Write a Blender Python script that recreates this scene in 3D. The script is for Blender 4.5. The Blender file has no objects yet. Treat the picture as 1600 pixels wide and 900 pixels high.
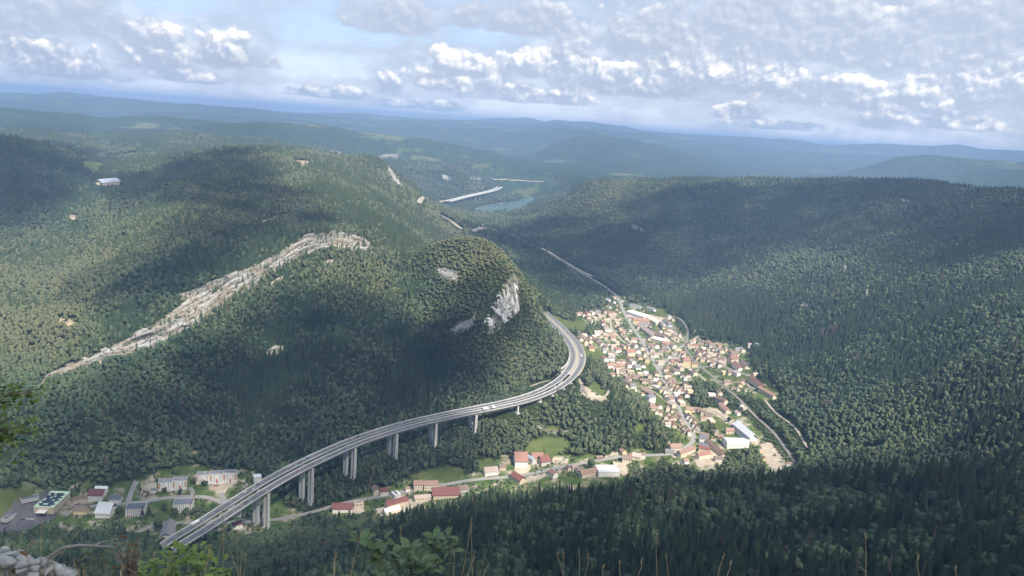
import bpy, bmesh, math, random
import numpy as np
from mathutils import Vector, Matrix, Euler

random.seed(7); RNG = np.random.default_rng(7)
R = math.radians
scene = bpy.context.scene

# ------------------------------------------------------------------ camera
CAM_H, FPX, PITCH, ROLL = 600.0, 1256.0, R(11.5), R(4.0)
cam_d = bpy.data.cameras.new('camera'); cam = bpy.data.objects.new('camera', cam_d)
scene.collection.objects.link(cam); scene.camera = cam
cam_d.sensor_width = 36.0; cam_d.lens = 36.0 * FPX / 1600.0
cam_d.clip_start = 0.1; cam_d.clip_end = 200000.0
CAM_M = Matrix.Rotation(R(90) - PITCH, 3, 'X') @ Matrix.Rotation(ROLL, 3, 'Z')
cam.matrix_world = Matrix.Translation((0, 0, CAM_H)) @ CAM_M.to_4x4()
CM = np.array(CAM_M)

# ------------------------------------------------------------------ sun, sky, exposure
SUN_AZ, SUN_EL = R(147), R(47)          # azimuth clockwise from the view direction (+Y)
SUNV = np.array([math.sin(SUN_AZ) * math.cos(SUN_EL), math.cos(SUN_AZ) * math.cos(SUN_EL), math.sin(SUN_EL)])
sd = bpy.data.lights.new('sun', 'SUN'); sd.energy = 4.4; sd.angle = R(0.6); sd.color = (1.0, 0.915, 0.79)
so = bpy.data.objects.new('sun', sd); scene.collection.objects.link(so)
so.rotation_euler = Vector(SUNV).to_track_quat('Z', 'Y').to_euler()
so.location = (0, 0, 3000)
scene.view_settings.view_transform = 'Standard'; scene.view_settings.look = 'None'
scene.view_settings.gamma = 1.0; scene.view_settings.exposure = 1.1
scene.cycles.use_denoising = True
scene.cycles.max_bounces = 4; scene.cycles.diffuse_bounces = 2; scene.cycles.glossy_bounces = 2
scene.cycles.transparent_max_bounces = 24; scene.cycles.volume_bounces = 0; scene.cycles.transmission_bounces = 2
scene.cycles.volume_max_steps = 64
world = bpy.data.worlds.new('World'); scene.world = world; world.use_nodes = True
def build_sky():
    nt = world.node_tree; nt.nodes.clear(); L = nt.links
    out = nt.nodes.new('ShaderNodeOutputWorld'); bg = nt.nodes.new('ShaderNodeBackground')
    sky = nt.nodes.new('ShaderNodeTexSky'); sky.sky_type = 'NISHITA'; sky.sun_disc = False
    sky.sun_elevation = SUN_EL; sky.sun_rotation = SUN_AZ; sky.altitude = 1000; sky.air_density = 1.0; sky.dust_density = 1.2; sky.ozone_density = 1.0
    tc = nt.nodes.new('ShaderNodeTexCoord'); sep = nt.nodes.new('ShaderNodeSeparateXYZ'); L.new(tc.outputs['Generated'], sep.inputs[0])
    X, Y, Z = sep.outputs
    Zp = math_(nt, 'MAXIMUM', Z, 0.0)
    az = math_(nt, 'ARCTAN2', X, Y)                       # radians, clockwise from +Y
    el = math_(nt, 'ARCSINE', Z)
    # flat cloud deck seen in perspective
    den = math_(nt, 'ADD', Zp, 0.045)
    cx = math_(nt, 'DIVIDE', X, den); cy = math_(nt, 'DIVIDE', Y, den)
    def vec(a, b, c=0.0):
        v = nt.nodes.new('ShaderNodeCombineXYZ')
        for s, q in zip(v.inputs, (a, b, c)):
            if isinstance(q, (int, float)): s.default_value = q
            else: L.new(q, s)
        return v.outputs[0]
    # heaped clouds: width and height in angle
    elc = math_(nt, 'MULTIPLY', el, 1.7)
    pv = vec(az, elc)
    blobs = [(890, 97, .050, .030, .55), (862, 85, .02, .018, .25), (725, 105, .085, .028, .42), (345, 68, .045, .028, .45), (225, 70, .055, .028, .34), (60, 95, .09, .03, .30),
             (620, 12, .035, .022, .42), (1090, 105, .10, .04, .22), (1545, 118, .07, .028, .38), (1500, 60, .09, .05, .24), (1200, 60, .12, .05, .24), (1300, 130, .2, .03, .18), (1000, 60, .12, .06, .20), (100, 12, .09, .03, .30), (500, 130, .12, .012, .2), (610, 125, .02, .018, .3), (1150, 168, .03, .012, .3), (1380, 185, .05, .012, .3), (820, 15, .09, .03, .22)]
    acc = None
    for px, py, sa, se, A in blobs:
        d = ray(px, py); d = d / np.linalg.norm(d); a0 = math.atan2(d[0], d[1]); e0 = math.asin(d[2])
        da = math_(nt, 'MULTIPLY', math_(nt, 'SUBTRACT', az, a0), 1 / sa); de = math_(nt, 'MULTIPLY', math_(nt, 'SUBTRACT', el, e0), 1 / se)
        q = math_(nt, 'ADD', math_(nt, 'MULTIPLY', da, da), math_(nt, 'MULTIPLY', de, de))
        g = math_(nt, 'MULTIPLY', math_(nt, 'EXPONENT', math_(nt, 'MULTIPLY', q, -1.0)), A)
        acc = g if acc is None else math_(nt, 'ADD', acc, g)
    def heap(off):
        v = nt.nodes.new('ShaderNodeVectorMath'); v.operation = 'ADD'; L.new(pv, v.inputs[0]); v.inputs[1].default_value = off
        w = noise(nt, v.outputs[0], 40.0, 1.0, 0.6); wv = nt.nodes.new('ShaderNodeVectorMath'); wv.operation = 'MULTIPLY_ADD'; L.new(w.outputs['Color'], wv.inputs[0]); wv.inputs[1].default_value = (0.014, 0.014, 0.0); L.new(v.outputs[0], wv.inputs[2])
        n1 = noise(nt, v.outputs[0], 7.5, 5.0, 0.55, 0.0)
        tot = math_(nt, 'MULTIPLY', n1.outputs['Fac'], 0.86)
        for sc_, am in ((26.0, 0.16), (58.0, 0.09), (130.0, 0.05)):
            vo = nt.nodes.new('ShaderNodeTexVoronoi'); vo.feature = 'F1'; vo.voronoi_dimensions = '2D'; vo.inputs['Scale'].default_value = sc_; L.new(wv.outputs[0], vo.inputs['Vector'])
            tot = math_(nt, 'ADD', tot, math_(nt, 'MULTIPLY', math_(nt, 'SUBTRACT', 0.62, vo.outputs['Distance']), am))
        return tot
    n0 = heap((0, 0, 4.0)); n1 = heap((0.010, 0.026, 4.0))
    nbig = noise(nt, pv, 3.0, 3.0, 0.5).outputs['Fac']
    # more cover towards the right, clearer to the left
    right = smooth_ramp(nt, az, -0.35, 0.35)
    lowband = math_(nt, 'SUBTRACT', smooth_ramp(nt, el, -0.004, 0.012), smooth_ramp(nt, el, 0.30, 0.6))
    dens = math_(nt, 'ADD', n0, math_(nt, 'ADD', acc, math_(nt, 'MULTIPLY', math_(nt, 'SUBTRACT', nbig, 0.5), 0.5)))
    dens = math_(nt, 'ADD', dens, math_(nt, 'MULTIPLY', right, 0.10))
    cov = math_(nt, 'MULTIPLY', smooth_ramp(nt, dens, 0.48, 0.76), lowband)
    lit = smooth_ramp(nt, math_(nt, 'ADD', math_(nt, 'MULTIPLY', math_(nt, 'SUBTRACT', n0, n1), 3.2), math_(nt, 'MULTIPLY', math_(nt, 'SUBTRACT', dens, 0.62), 0.35)), -0.22, 0.50)
    lit = math_(nt, 'MULTIPLY', lit, math_(nt, 'ADD', 0.50, math_(nt, 'MULTIPLY', acc, 0.8)), None, True)
    cum = ramp(nt, [(0.0, (2.3, 2.65, 3.3)), (0.5, (2.75, 3.1, 3.75)), (1.0, (3.7, 3.95, 4.3))]); L.new(lit, cum.inputs[0])
    # high grey deck
    dv = vec(cx, cy, 2.0)
    d0 = noise(nt, dv, 0.45, 9.0, 0.6, 0.5).outputs['Fac']
    deckd = math_(nt, 'ADD', d0, math_(nt, 'SUBTRACT', math_(nt, 'MULTIPLY', right, 0.22), 0.02))
    dcov = math_(nt, 'MULTIPLY', smooth_ramp(nt, deckd, 0.36, 0.74), smooth_ramp(nt, el, 0.0, 0.09))
    dtex = noise(nt, dv, 1.1, 8.0, 0.6, 0.6).outputs['Fac']
    dcol = ramp(nt, [(0.30, (1.75, 2.05, 2.6)), (0.5, (2.4, 2.75, 3.35)), (0.70, (3.5, 3.7, 4.1))]); L.new(dtex, dcol.inputs[0])
    base = mixc(nt, 0.8, sky.outputs[0], (2.15, 2.9, 4.1))
    hz = math_(nt, 'SUBTRACT', 1.0, smooth_ramp(nt, el, -0.01, 0.10))
    base = mixc(nt, math_(nt, 'MULTIPLY', hz, 0.8), base, (5.5, 5.5, 5.7))
    c1 = mixc(nt, math_(nt, 'MULTIPLY', dcov, 0.85), base, dcol.outputs[0])
    c2 = mixc(nt, math_(nt, 'MULTIPLY', cov, 0.75), c1, cum.outputs[0])
    # heaped clouds: flat grey base, domed lobed top, each with its own base line and height (radians)
    CUL = [(60, 98, 105, 48), (130, 120, 100, 22), (235, 104, 75, 62), (255, 70, 40, 40), (348, 98, 62, 62), (395, 102, 50, 26), (300, 126, 70, 18), (608, 142, 34, 36), (725, 134, 115, 62), (820, 156, 110, 30), (890, 130, 66, 78), (838, 116, 44, 44), (965, 142, 100, 46), (1045, 148, 70, 46),
      (1100, 122, 120, 54), (1205, 142, 110, 46), (1300, 160, 130, 42), (1410, 172, 110, 32), (1530, 160, 120, 66), (1152, 182, 42, 24), (1372, 198, 44, 24), (505, 150, 110, 18), (650, 168, 90, 16), (1480, 198, 120, 22), (1240, 202, 110, 16), (620, 42, 90, 60), (90, 44, 170, 70), (1020, 78, 190, 72), (1350, 92, 210, 80), (1560, 60, 160, 80), (1180, 50, 190, 70), (800, 44, 150, 50)]
    D = None; SW = None; SH = None; SB = None
    for px, py, w, h in CUL:
        d = ray(px, py); d = d / np.linalg.norm(d); a0 = math.atan2(d[0], d[1]); e0 = math.asin(d[2]); sa = w / FPX; se = h / FPX
        u = math_(nt, 'MULTIPLY', math_(nt, 'SUBTRACT', az, a0), 1 / sa); v = math_(nt, 'MULTIPLY', math_(nt, 'SUBTRACT', el, e0), 1 / se)
        vv = math_(nt, 'MAXIMUM', v, math_(nt, 'MULTIPLY', v, -4.5))
        s = math_(nt, 'SUBTRACT', math_(nt, 'SUBTRACT', 1.0, math_(nt, 'MULTIPLY', u, u)), math_(nt, 'MULTIPLY', vv, vv))
        wq = math_(nt, 'POWER', math_(nt, 'ADD', math_(nt, 'MAXIMUM', s, -0.95), 1.0), 4.0); br = 0.40 if py < 66 else (0.62 if (px > 990 and py < 100) else 1.0)
        if D is None: D, SW, SH, SB = s, wq, math_(nt, 'MULTIPLY', wq, v), math_(nt, 'MULTIPLY', wq, br)
        else:
            D = math_(nt, 'SMOOTH_MAX', D, s, 0.25); SW = math_(nt, 'ADD', SW, wq); SH = math_(nt, 'MULTIPLY_ADD', wq, v, SH); SB = math_(nt, 'MULTIPLY_ADD', wq, br, SB)
    H = math_(nt, 'MINIMUM', math_(nt, 'MAXIMUM', math_(nt, 'DIVIDE', SH, math_(nt, 'ADD', SW, 0.0005)), -0.3), 1.1); BR = math_(nt, 'DIVIDE', SB, math_(nt, 'ADD', SW, 0.0005))
    pl = vec(az, math_(nt, 'MULTIPLY', el, 1.15), 1.0)
    def billow(off):
        v = nt.nodes.new('ShaderNodeVectorMath'); v.operation = 'ADD'; L.new(pl, v.inputs[0]); v.inputs[1].default_value = off
        w = noise(nt, v.outputs[0], 30.0, 3.0, 0.6); wv = nt.nodes.new('ShaderNodeVectorMath'); wv.operation = 'MULTIPLY_ADD'; L.new(w.outputs['Color'], wv.inputs[0]); wv.inputs[1].default_value = (0.022, 0.022, 0.0); L.new(v.outputs[0], wv.inputs[2])
        tot = math_(nt, 'MULTIPLY', math_(nt, 'SUBTRACT', w.outputs['Fac'], 0.5), 0.9)
        for sc_, am in ((9.0, 0.40), (24.0, 0.42), (54.0, 0.26), (120.0, 0.12), (260.0, 0.05)):
            vo = nt.nodes.new('ShaderNodeTexVoronoi'); vo.feature = 'F1'; vo.voronoi_dimensions = '2D'; vo.inputs['Scale'].default_value = sc_; L.new(wv.outputs[0], vo.inputs['Vector'])
            tot = math_(nt, 'ADD', tot, math_(nt, 'MULTIPLY', math_(nt, 'SUBTRACT', 0.42, vo.outputs['Distance']), am))
        return tot
    b0 = billow((0, 0, 0)); b1 = billow((0.0035, 0.0065, 0))
    cd_ = math_(nt, 'ADD', math_(nt, 'MAXIMUM', D, -1.5), math_(nt, 'MULTIPLY', b0, 1.7))
    soft = math_(nt, 'ADD', 0.30, math_(nt, 'MULTIPLY', smooth_ramp(nt, H, 0.5, 0.0), 0.45))
    ccov = math_(nt, 'MULTIPLY', smooth_ramp(nt, math_(nt, 'DIVIDE', math_(nt, 'SUBTRACT', cd_, 0.12), soft), 0.0, 1.0), 0.94)
    llit = math_(nt, 'ADD', math_(nt, 'ADD', math_(nt, 'MULTIPLY', H, 0.62), math_(nt, 'MULTIPLY', math_(nt, 'SUBTRACT', b0, b1), 1.9)), math_(nt, 'MULTIPLY', b0, 0.35))
    llit = math_(nt, 'MULTIPLY', llit, BR)
    lcol = ramp(nt, [(0.0, (2.2, 2.55, 3.2)), (0.24, (2.7, 3.0, 3.55)), (0.45, (3.8, 3.9, 4.15)), (0.70, (5.5, 5.35, 5.15))]); L.new(llit, lcol.inputs[0])
    # lower clouds are farther off and paler
    c2 = mixc(nt, ccov, c2, lcol.outputs[0])
    L.new(c2, bg.inputs[0]); bg.inputs[1].default_value = 0.12
    world.cycles.sampling_method = 'MANUAL'; world.cycles.sample_map_resolution = 512
    L.new(bg.outputs[0], out.inputs[0])


# ------------------------------------------------------------------ helpers
def T(mat):
    return mat
def newmat(name, rough=0.85, spec=0.2):
    m = bpy.data.materials.new(name); m.use_nodes = True
    b = m.node_tree.nodes['Principled BSDF']
    b.inputs['Roughness'].default_value = rough
    b.inputs['Specular IOR Level'].default_value = spec
    return m, m.node_tree, b
def N(nt, typ, **kw):
    n = nt.nodes.new(typ)
    for k, v in kw.items():
        if k.startswith('_'): setattr(n, k[1:], v)
        else:
            key = k.replace('__', ' ')
            n.inputs[key].default_value = v
    return n
def ramp(nt, stops, interp='LINEAR'):
    n = nt.nodes.new('ShaderNodeValToRGB'); n.color_ramp.interpolation = interp
    el = n.color_ramp.elements
    while len(el) < len(stops): el.new(0.5)
    for e, (p, c) in zip(el, stops):
        e.position = p; e.color = (c[0], c[1], c[2], 1) if not isinstance(c, float) else (c, c, c, 1)
    return n
def mixc(nt, fac, a, b, mode='MIX'):
    n = nt.nodes.new('ShaderNodeMix'); n.data_type = 'RGBA'; n.blend_type = mode
    for sock, v in ((0, fac), (6, a), (7, b)):
        if hasattr(v, 'is_linked') or isinstance(v, bpy.types.NodeSocket): nt.links.new(v, n.inputs[sock])
        elif isinstance(v, (int, float)): n.inputs[sock].default_value = v
        else: n.inputs[sock].default_value = (v[0], v[1], v[2], 1)
    return n.outputs[2]
def math_(nt, op, a, b=None, c=None, clamp=False):
    n = nt.nodes.new('ShaderNodeMath'); n.operation = op; n.use_clamp = clamp
    for i, v in enumerate((a, b, c)):
        if v is None: continue
        if isinstance(v, (int, float)): n.inputs[i].default_value = v
        else: nt.links.new(v, n.inputs[i])
    return n.outputs[0]
def noise(nt, vec, scale, detail=4.0, rough=0.55, dist=0.0):
    n = nt.nodes.new('ShaderNodeTexNoise'); n.inputs['Scale'].default_value = scale
    n.inputs['Detail'].default_value = detail; n.inputs['Roughness'].default_value = rough
    n.inputs['Distortion'].default_value = dist
    if vec is not None: nt.links.new(vec, n.inputs['Vector'])
    return n
def smooth_ramp(nt, val, lo, hi):
    n = nt.nodes.new('ShaderNodeMapRange'); n.interpolation_type = 'SMOOTHSTEP'
    nt.links.new(val, n.inputs[0]); n.inputs[1].default_value = lo; n.inputs[2].default_value = hi
    return n.outputs[0]
def plain(name, col, rough=0.8, var=0.12, scale=0.6, spec=0.2):
    """weathered paint/tile/concrete: base colour with soft mottling at world scale"""
    m, nt, b = newmat(name, rough, spec)
    geo = nt.nodes.new('ShaderNodeNewGeometry')
    n = noise(nt, geo.outputs['Position'], scale, 5.0, 0.6)
    d = tuple(max(0, c * (1 - var)) for c in col); l = tuple(min(1, c * (1 + var)) for c in col)
    r = ramp(nt, [(0.3, d), (0.7, l)]); nt.links.new(n.outputs['Fac'], r.inputs[0])
    nt.links.new(r.outputs[0], b.inputs['Base Color'])
    return m

ROOT = scene.collection
def link(o):
    ROOT.objects.link(o); return o
def mesh_np(name, V, F, mat=None, smooth=False):
    """V (n,3) F (m,k) arrays -> mesh"""
    V = np.asarray(V, dtype=np.float32); F = np.asarray(F, dtype=np.int32)
    me = bpy.data.meshes.new(name); k = F.shape[1]
    me.vertices.add(len(V)); me.vertices.foreach_set('co', V.ravel())
    me.loops.add(F.size); me.loops.foreach_set('vertex_index', F.ravel())
    me.polygons.add(len(F)); me.polygons.foreach_set('loop_start', np.arange(0, F.size, k, dtype=np.int32))
    me.polygons.foreach_set('loop_total', np.full(len(F), k, dtype=np.int32))
    if smooth: me.polygons.foreach_set('use_smooth', np.ones(len(F), dtype=bool))
    if mat: me.materials.append(mat)
    me.update(calc_edges=True); me.validate()
    return me
class MB:
    """collects boxes, prisms and loose polygons, then makes ONE mesh"""
    def __init__(s): s.v = []; s.f = []
    def poly(s, pts, faces):
        o = len(s.v); s.v += [tuple(p) for p in pts]; s.f += [tuple(i + o for i in f) for f in faces]; return s
    def box(s, c, d, rz=0.0):
        x, y, z = c; a, b, h = d[0] / 2, d[1] / 2, d[2] / 2; cs, sn = math.cos(rz), math.sin(rz)
        P = []
        for k in (-h, h):
            for i, j in ((-a, -b), (a, -b), (a, b), (-a, b)):
                P.append((x + i * cs - j * sn, y + i * sn + j * cs, z + k))
        return s.poly(P, [(3, 2, 1, 0), (4, 5, 6, 7), (0, 1, 5, 4), (1, 2, 6, 5), (2, 3, 7, 6), (3, 0, 4, 7)])
    def tube(s, pts, rad, n=6):
        o = len(s.v); pts = [Vector(p) for p in pts]
        for i, p in enumerate(pts):
            t = (pts[min(i + 1, len(pts) - 1)] - pts[max(i - 1, 0)]).normalized()
            a = t.orthogonal().normalized() if abs(t.z) > .99 else t.cross(Vector((0, 0, 1))).normalized()
            b = t.cross(a); r = rad[i] if hasattr(rad, '__len__') else rad
            for k in range(n):
                q = p + (a * math.cos(2 * math.pi * k / n) + b * math.sin(2 * math.pi * k / n)) * r
                s.v.append(tuple(q))
        for i in range(len(pts) - 1):
            for k in range(n):
                a0 = o + i * n + k; a1 = o + i * n + (k + 1) % n
                s.f.append((a0, a1, a1 + n, a0 + n))
        s.f.append(tuple(o + k for k in range(n))[::-1]); s.f.append(tuple(o + (len(pts) - 1) * n + k for k in range(n)))
        return s
    def mesh(s, name, mat=None, smooth=False):
        me = bpy.data.meshes.new(name); me.from_pydata(s.v, [], s.f)
        if mat: me.materials.append(mat)
        if smooth:
            me.polygons.foreach_set('use_smooth', [True] * len(me.polygons))
        me.update(); return me
def part(name, me, parent, loc=(0, 0, 0), rot=(0, 0, 0), scale=(1, 1, 1), kind=None, label=None):
    o = bpy.data.objects.new(name, me); link(o); o.parent = parent
    o.location = loc; o.rotation_euler = rot; o.scale = scale
    if kind: o['kind'] = kind
    if label: o['label'] = label
    return o
def thing(name, label, cat, loc=(0, 0, 0), rz=0.0, group=None, me=None):
    o = bpy.data.objects.new(name, me); link(o); o.location = loc; o.rotation_euler = (0, 0, rz)
    o['label'] = label; o['category'] = cat
    if group: o['group'] = group
    return o
def structure(name, me, kind='structure', label=None):
    o = bpy.data.objects.new(name, me); link(o); o['kind'] = kind
    if label: o['label'] = label
    return o
def dup(root, loc, rz, label=None, group=None, scale=None):
    r = root.copy(); link(r); r.location = loc; r.rotation_euler = (0, 0, rz)
    if label: r['label'] = label
    if group: r['group'] = group
    if scale: r.scale = scale
    for ch in root.children:
        c = ch.copy(); link(c); c.parent = r
        for g in ch.children:
            d = g.copy(); link(d); d.parent = c
    return r

# ------------------------------------------------------------------ rays and value noise
def ray(px, py):
    px = np.asarray(px, float); py = np.asarray(py, float)
    d = np.stack([(px - 800) / FPX, -(py - 450) / FPX, -np.ones_like(px)], -1)
    return d @ CM.T
def at_d(px, py, D):                       # ground point at horizontal distance D on the line of sight
    d = ray(px, py); h = np.hypot(d[..., 0], d[..., 1]); t = D / h
    return np.stack([d[..., 0] * t, d[..., 1] * t, CAM_H + d[..., 2] * t], -1)
def at_z(px, py, z):
    d = ray(px, py); t = (z - CAM_H) / d[..., 2]
    return np.stack([d[..., 0] * t, d[..., 1] * t, CAM_H + d[..., 2] * t], -1)
_tab = np.random.default_rng(3).random((256, 256))
def vnoise(x, y):
    xi = np.floor(x).astype(int); yi = np.floor(y).astype(int); fx = x - xi; fy = y - yi
    fx = fx * fx * (3 - 2 * fx); fy = fy * fy * (3 - 2 * fy)
    a = _tab[xi & 255, yi & 255]; b = _tab[(xi + 1) & 255, yi & 255]
    c = _tab[xi & 255, (yi + 1) & 255]; d = _tab[(xi + 1) & 255, (yi + 1) & 255]
    return (a * (1 - fx) + b * fx) * (1 - fy) + (c * (1 - fx) + d * fx) * fy
def fbm(x, y, wl, octv=4, gain=0.5):
    s = 0; a = 1; tot = 0
    for k in range(octv):
        s = s + a * (vnoise(x / wl + 17.3 * k, y / wl + 5.1 * k) * 2 - 1); tot += a; a *= gain; wl *= 0.5
    return s / tot
def ridged(x, y, wl, octv=3):
    s = 0; a = 1; tot = 0
    for k in range(octv):
        s = s + a * (1 - 2 * np.abs(vnoise(x / wl + 7.7 * k, y / wl + 31.1 * k) * 2 - 1)); tot += a; a *= 0.5; wl *= 0.5
    return s / tot
def sstep(x, a, b):
    t = np.clip((x - a) / (b - a), 0, 1); return t * t * (3 - 2 * t)

def projA(P):
    Q = (P - np.array([0, 0, CAM_H])) @ CM; return np.stack([800 + FPX * Q[:, 0] / -Q[:, 2], 450 - FPX * Q[:, 1] / -Q[:, 2]], 1)
def proj(p): return projA(np.array([p]))[0]

build_sky()

# ------------------------------------------------------------------ terrain: surveyed points, interpolated over azimuth and log distance
CANOPY = 14.0
ctl = []          # (azimuth, ln D, z)
def cz(px, py, z):
    p = at_z(px, py, z); ctl.append((math.atan2(p[0], p[1]), math.log(math.hypot(p[0], p[1])), z))
def cd(px, py, D):
    p = at_d(px, py, D); ctl.append((math.atan2(p[0], p[1]), math.log(D), float(p[2]) - (CANOPY if D > 1200 else 17)))    # lines of sight touch the crowns, not the soil
def cr(azdeg, D, z): ctl.append((R(azdeg), math.log(D), z))
for a in (-50, -30, -15, 0, 15, 30, 50):
    for D, z in ((1.2, 598.5), (3, 597.5), (10, 590), (40, 564), (100, 515), (250, 408), (430, 300)):
        cr(a, D, z - (6 if a < -20 and D > 30 else 0))
for a in (75, -75, 115, -115, 150, -150, 180, -180):
    for D, z in ((1.2, 598.5), (10, 598), (60, 600), (300, 520), (1200, 420), (4000, 350), (12000, 350), (40000, 350)): cr(a, D, z)
# wooded slope below the viewpoint
for px, py, D in ((60, 897, 860), (250, 897, 870), (450, 897, 800), (620, 897, 640), (800, 897, 590), (1000, 897, 580), (1200, 897, 575), (1400, 897, 560), (1590, 897, 540),
                  (60, 850, 980), (250, 860, 980), (450, 860, 920), (620, 850, 780), (800, 830, 740), (1000, 830, 720), (1200, 825, 720), (1400, 815, 710), (1590, 800, 700),
                  (620, 815, 930), (720, 795, 940), (800, 785, 930), (900, 775, 930), (1000, 765, 940), (1100, 755, 950), (1200, 752, 970), (1300, 742, 990), (1400, 732, 1000), (1500, 722, 1000), (1590, 712, 980)):
    cd(px, py, D)
for px, py, D, drop in ((1300, 742, 1100, 45), (1400, 732, 1110, 40), (1500, 722, 1110, 30), (1200, 752, 1090, 60), (1100, 755, 1070, 60), (1000, 765, 1060, 55), (900, 775, 1040, 55)):
    p = at_d(px, py, D); ctl.append((math.atan2(p[0], p[1]), math.log(D), float(p[2]) - drop))
# valley floor
for px, py, z in ((-60, 820, 0), (0, 830, 0), (-60, 780, 2), (20, 800, 2), (100, 790, 3), (100, 770, 5), (200, 790, 5), (200, 770, 10), (300, 775, 7), (300, 820, 4), (400, 820, 5), (350, 760, 12), (255, 770, 10), (30, 772, 3), (60, 755, 7), (120, 757, 10), (210, 750, 18), (340, 735, 22), (390, 745, 20), (250, 735, 26),
                  (440, 800, 8), (480, 790, 9), (545, 750, 22), (615, 718, 36), (684, 703, 44), (748, 686, 56), (810, 651, 84), (530, 800, 12), (580, 790, 15), (600, 765, 20), (650, 770, 20), (650, 745, 27), (700, 765, 25), (740, 755, 28), (780, 735, 34), (800, 750, 31), (850, 730, 38), (900, 735, 41), (950, 725, 45), (1000, 715, 50), (860, 695, 50), (840, 670, 66), (1040, 718, 54), (920, 705, 50)):
    cz(px, py, z)
for px, py, z in ((900, 505, 98), (925, 495, 94), (960, 480, 92), (950, 520, 89), (1000, 500, 86), (1050, 500, 92), (1070, 520, 92), (950, 560, 84), (1000, 560, 79), (1000, 600, 76), (1050, 600, 73), (1050, 560, 77), (1100, 560, 82), (1150, 560, 88), (1180, 580, 95), (1100, 530, 92), (1150, 540, 97), (1050, 650, 65), (1100, 650, 66), (1060, 700, 60), (1100, 715, 60), (1150, 700, 65), (1150, 650, 72), (1150, 600, 80), (1200, 620, 92), (1200, 680, 74), (1215, 720, 74), (1240, 720, 78), (1260, 690, 85), (1300, 715, 92),
                  (960, 450, 93), (1000, 465, 98), (940, 440, 96), (900, 430, 98), (900, 460, 96), (860, 460, 98), (850, 420, 98), (850, 395, 99), (800, 365, 101), (790, 350, 102), (760, 345, 103), (740, 335, 103), (830, 300, 106), (780, 325, 103), (800, 335, 103), (830, 340, 118), (720, 345, 108), (690, 345, 118), (760, 312, 108), (790, 300, 112), (700, 317, 130), (830, 285, 122), (900, 290, 200)):
    cz(px, py, z)
# spur between the viaduct bend and the village
for px, py, z in ((905, 600, 108), (930, 590, 106), (960, 600, 96), (900, 640, 96), (940, 640, 96), (985, 640, 88), (1000, 670, 78), (1030, 690, 66), (930, 690, 58), (860, 630, 100), (830, 645, 88), (915, 560, 112), (905, 530, 114), (890, 515, 122), (870, 500, 128), (1000, 700, 55)):
    cz(px, py, z)
for px, py, D in (# far left hill and its flank
                  (-80, 640, 1430), (-80, 540, 1650), (-80, 440, 1950), (-80, 330, 2600), (-80, 225, 3300), (20, 715, 1290), (20, 650, 1430), (20, 560, 1640), (20, 470, 1950), (40, 400, 2300), (40, 300, 2850), (40, 218, 3400), (120, 240, 3500), (0, 214, 3400), (100, 330, 2650), (110, 290, 2950),
                  (60, 198, 6000), (0, 190, 6000), (130, 700, 1330),
                  (150, 620, 1450), (150, 560, 1590), (150, 480, 1780), (150, 400, 2150), (150, 350, 2500), (160, 300, 3050), (165, 283, 3300), (150, 258, 3900), (200, 240, 4300), (190, 270, 3450), (160, 215, 5400), (250, 225, 4800), (300, 210, 5500),
                  # face of the cliff hill
                  (250, 700, 1330), (250, 640, 1420), (250, 580, 1500), (250, 520, 1600), (250, 440, 1780), (250, 380, 2000), (250, 330, 2300), (260, 290, 2750), (280, 255, 3500), (330, 238, 3800),
                  (400, 690, 1345), (400, 640, 1420), (400, 560, 1550), (400, 480, 1690), (400, 415, 1840), (400, 350, 2150), (400, 300, 2600), (400, 260, 3200), (390, 233, 3800), (440, 230, 3900),
                  (550, 690, 1360), (550, 640, 1430), (550, 560, 1560), (550, 480, 1730), (550, 410, 1930), (550, 378, 1990), (550, 345, 2250), (550, 290, 2800), (540, 245, 3500), (500, 238, 3700),
                  (480, 395, 1900), (480, 370, 1960), (480, 330, 2300), (480, 280, 2850),
                  (600, 385, 2150), (610, 340, 2450), (590, 275, 3250), (600, 252, 3500), (625, 330, 2700), (635, 305, 3100), (660, 330, 3050), (690, 348, 3000), (640, 370, 2450), (625, 280, 3450),
                  (620, 640, 1440), (620, 560, 1580), (620, 480, 1760), (640, 430, 1965), (650, 400, 2110), (652, 455, 1860), (655, 500, 1745), (605, 450, 1850), (585, 420, 1900), (690, 440, 1855), (720, 395, 1945),
                  # knoll with the pale cliff
                  (700, 640, 1430), (700, 600, 1500), (700, 540, 1600), (700, 480, 1730), (700, 420, 1880), (660, 385, 1990), (700, 370, 2010), (745, 366, 2000), (775, 390, 1930), (800, 425, 1850), (800, 480, 1790), (800, 530, 1700), (800, 580, 1590), (800, 615, 1500), (750, 600, 1500), (750, 540, 1610), (750, 480, 1720), (760, 430, 1830), (830, 480, 1860), (815, 450, 1880), (850, 560, 1660), (850, 520, 1760), (840, 595, 1560), (870, 570, 1610), (875, 540, 1690), (850, 497, 1860)):
    cd(px, py, D)
def below(px, py, D, drop):
    p = at_d(px, py, D); ctl.append((math.atan2(p[0], p[1]), math.log(D), float(p[2]) - drop))
for a in ((-60, 225, 4300, 120), (40, 218, 4300, 110), (330, 238, 4600, 60), (390, 233, 4700, 70), (440, 230, 4800, 70), (500, 238, 4500, 100), (540, 245, 4500, 120), (600, 252, 4300, 130), (700, 372, 2350, 60), (745, 366, 2300, 130), (660, 385, 2250, 20), (790, 410, 2300, 100), (720, 368, 2700, 90), (635, 300, 4000, 80)): below(*a)
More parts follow.
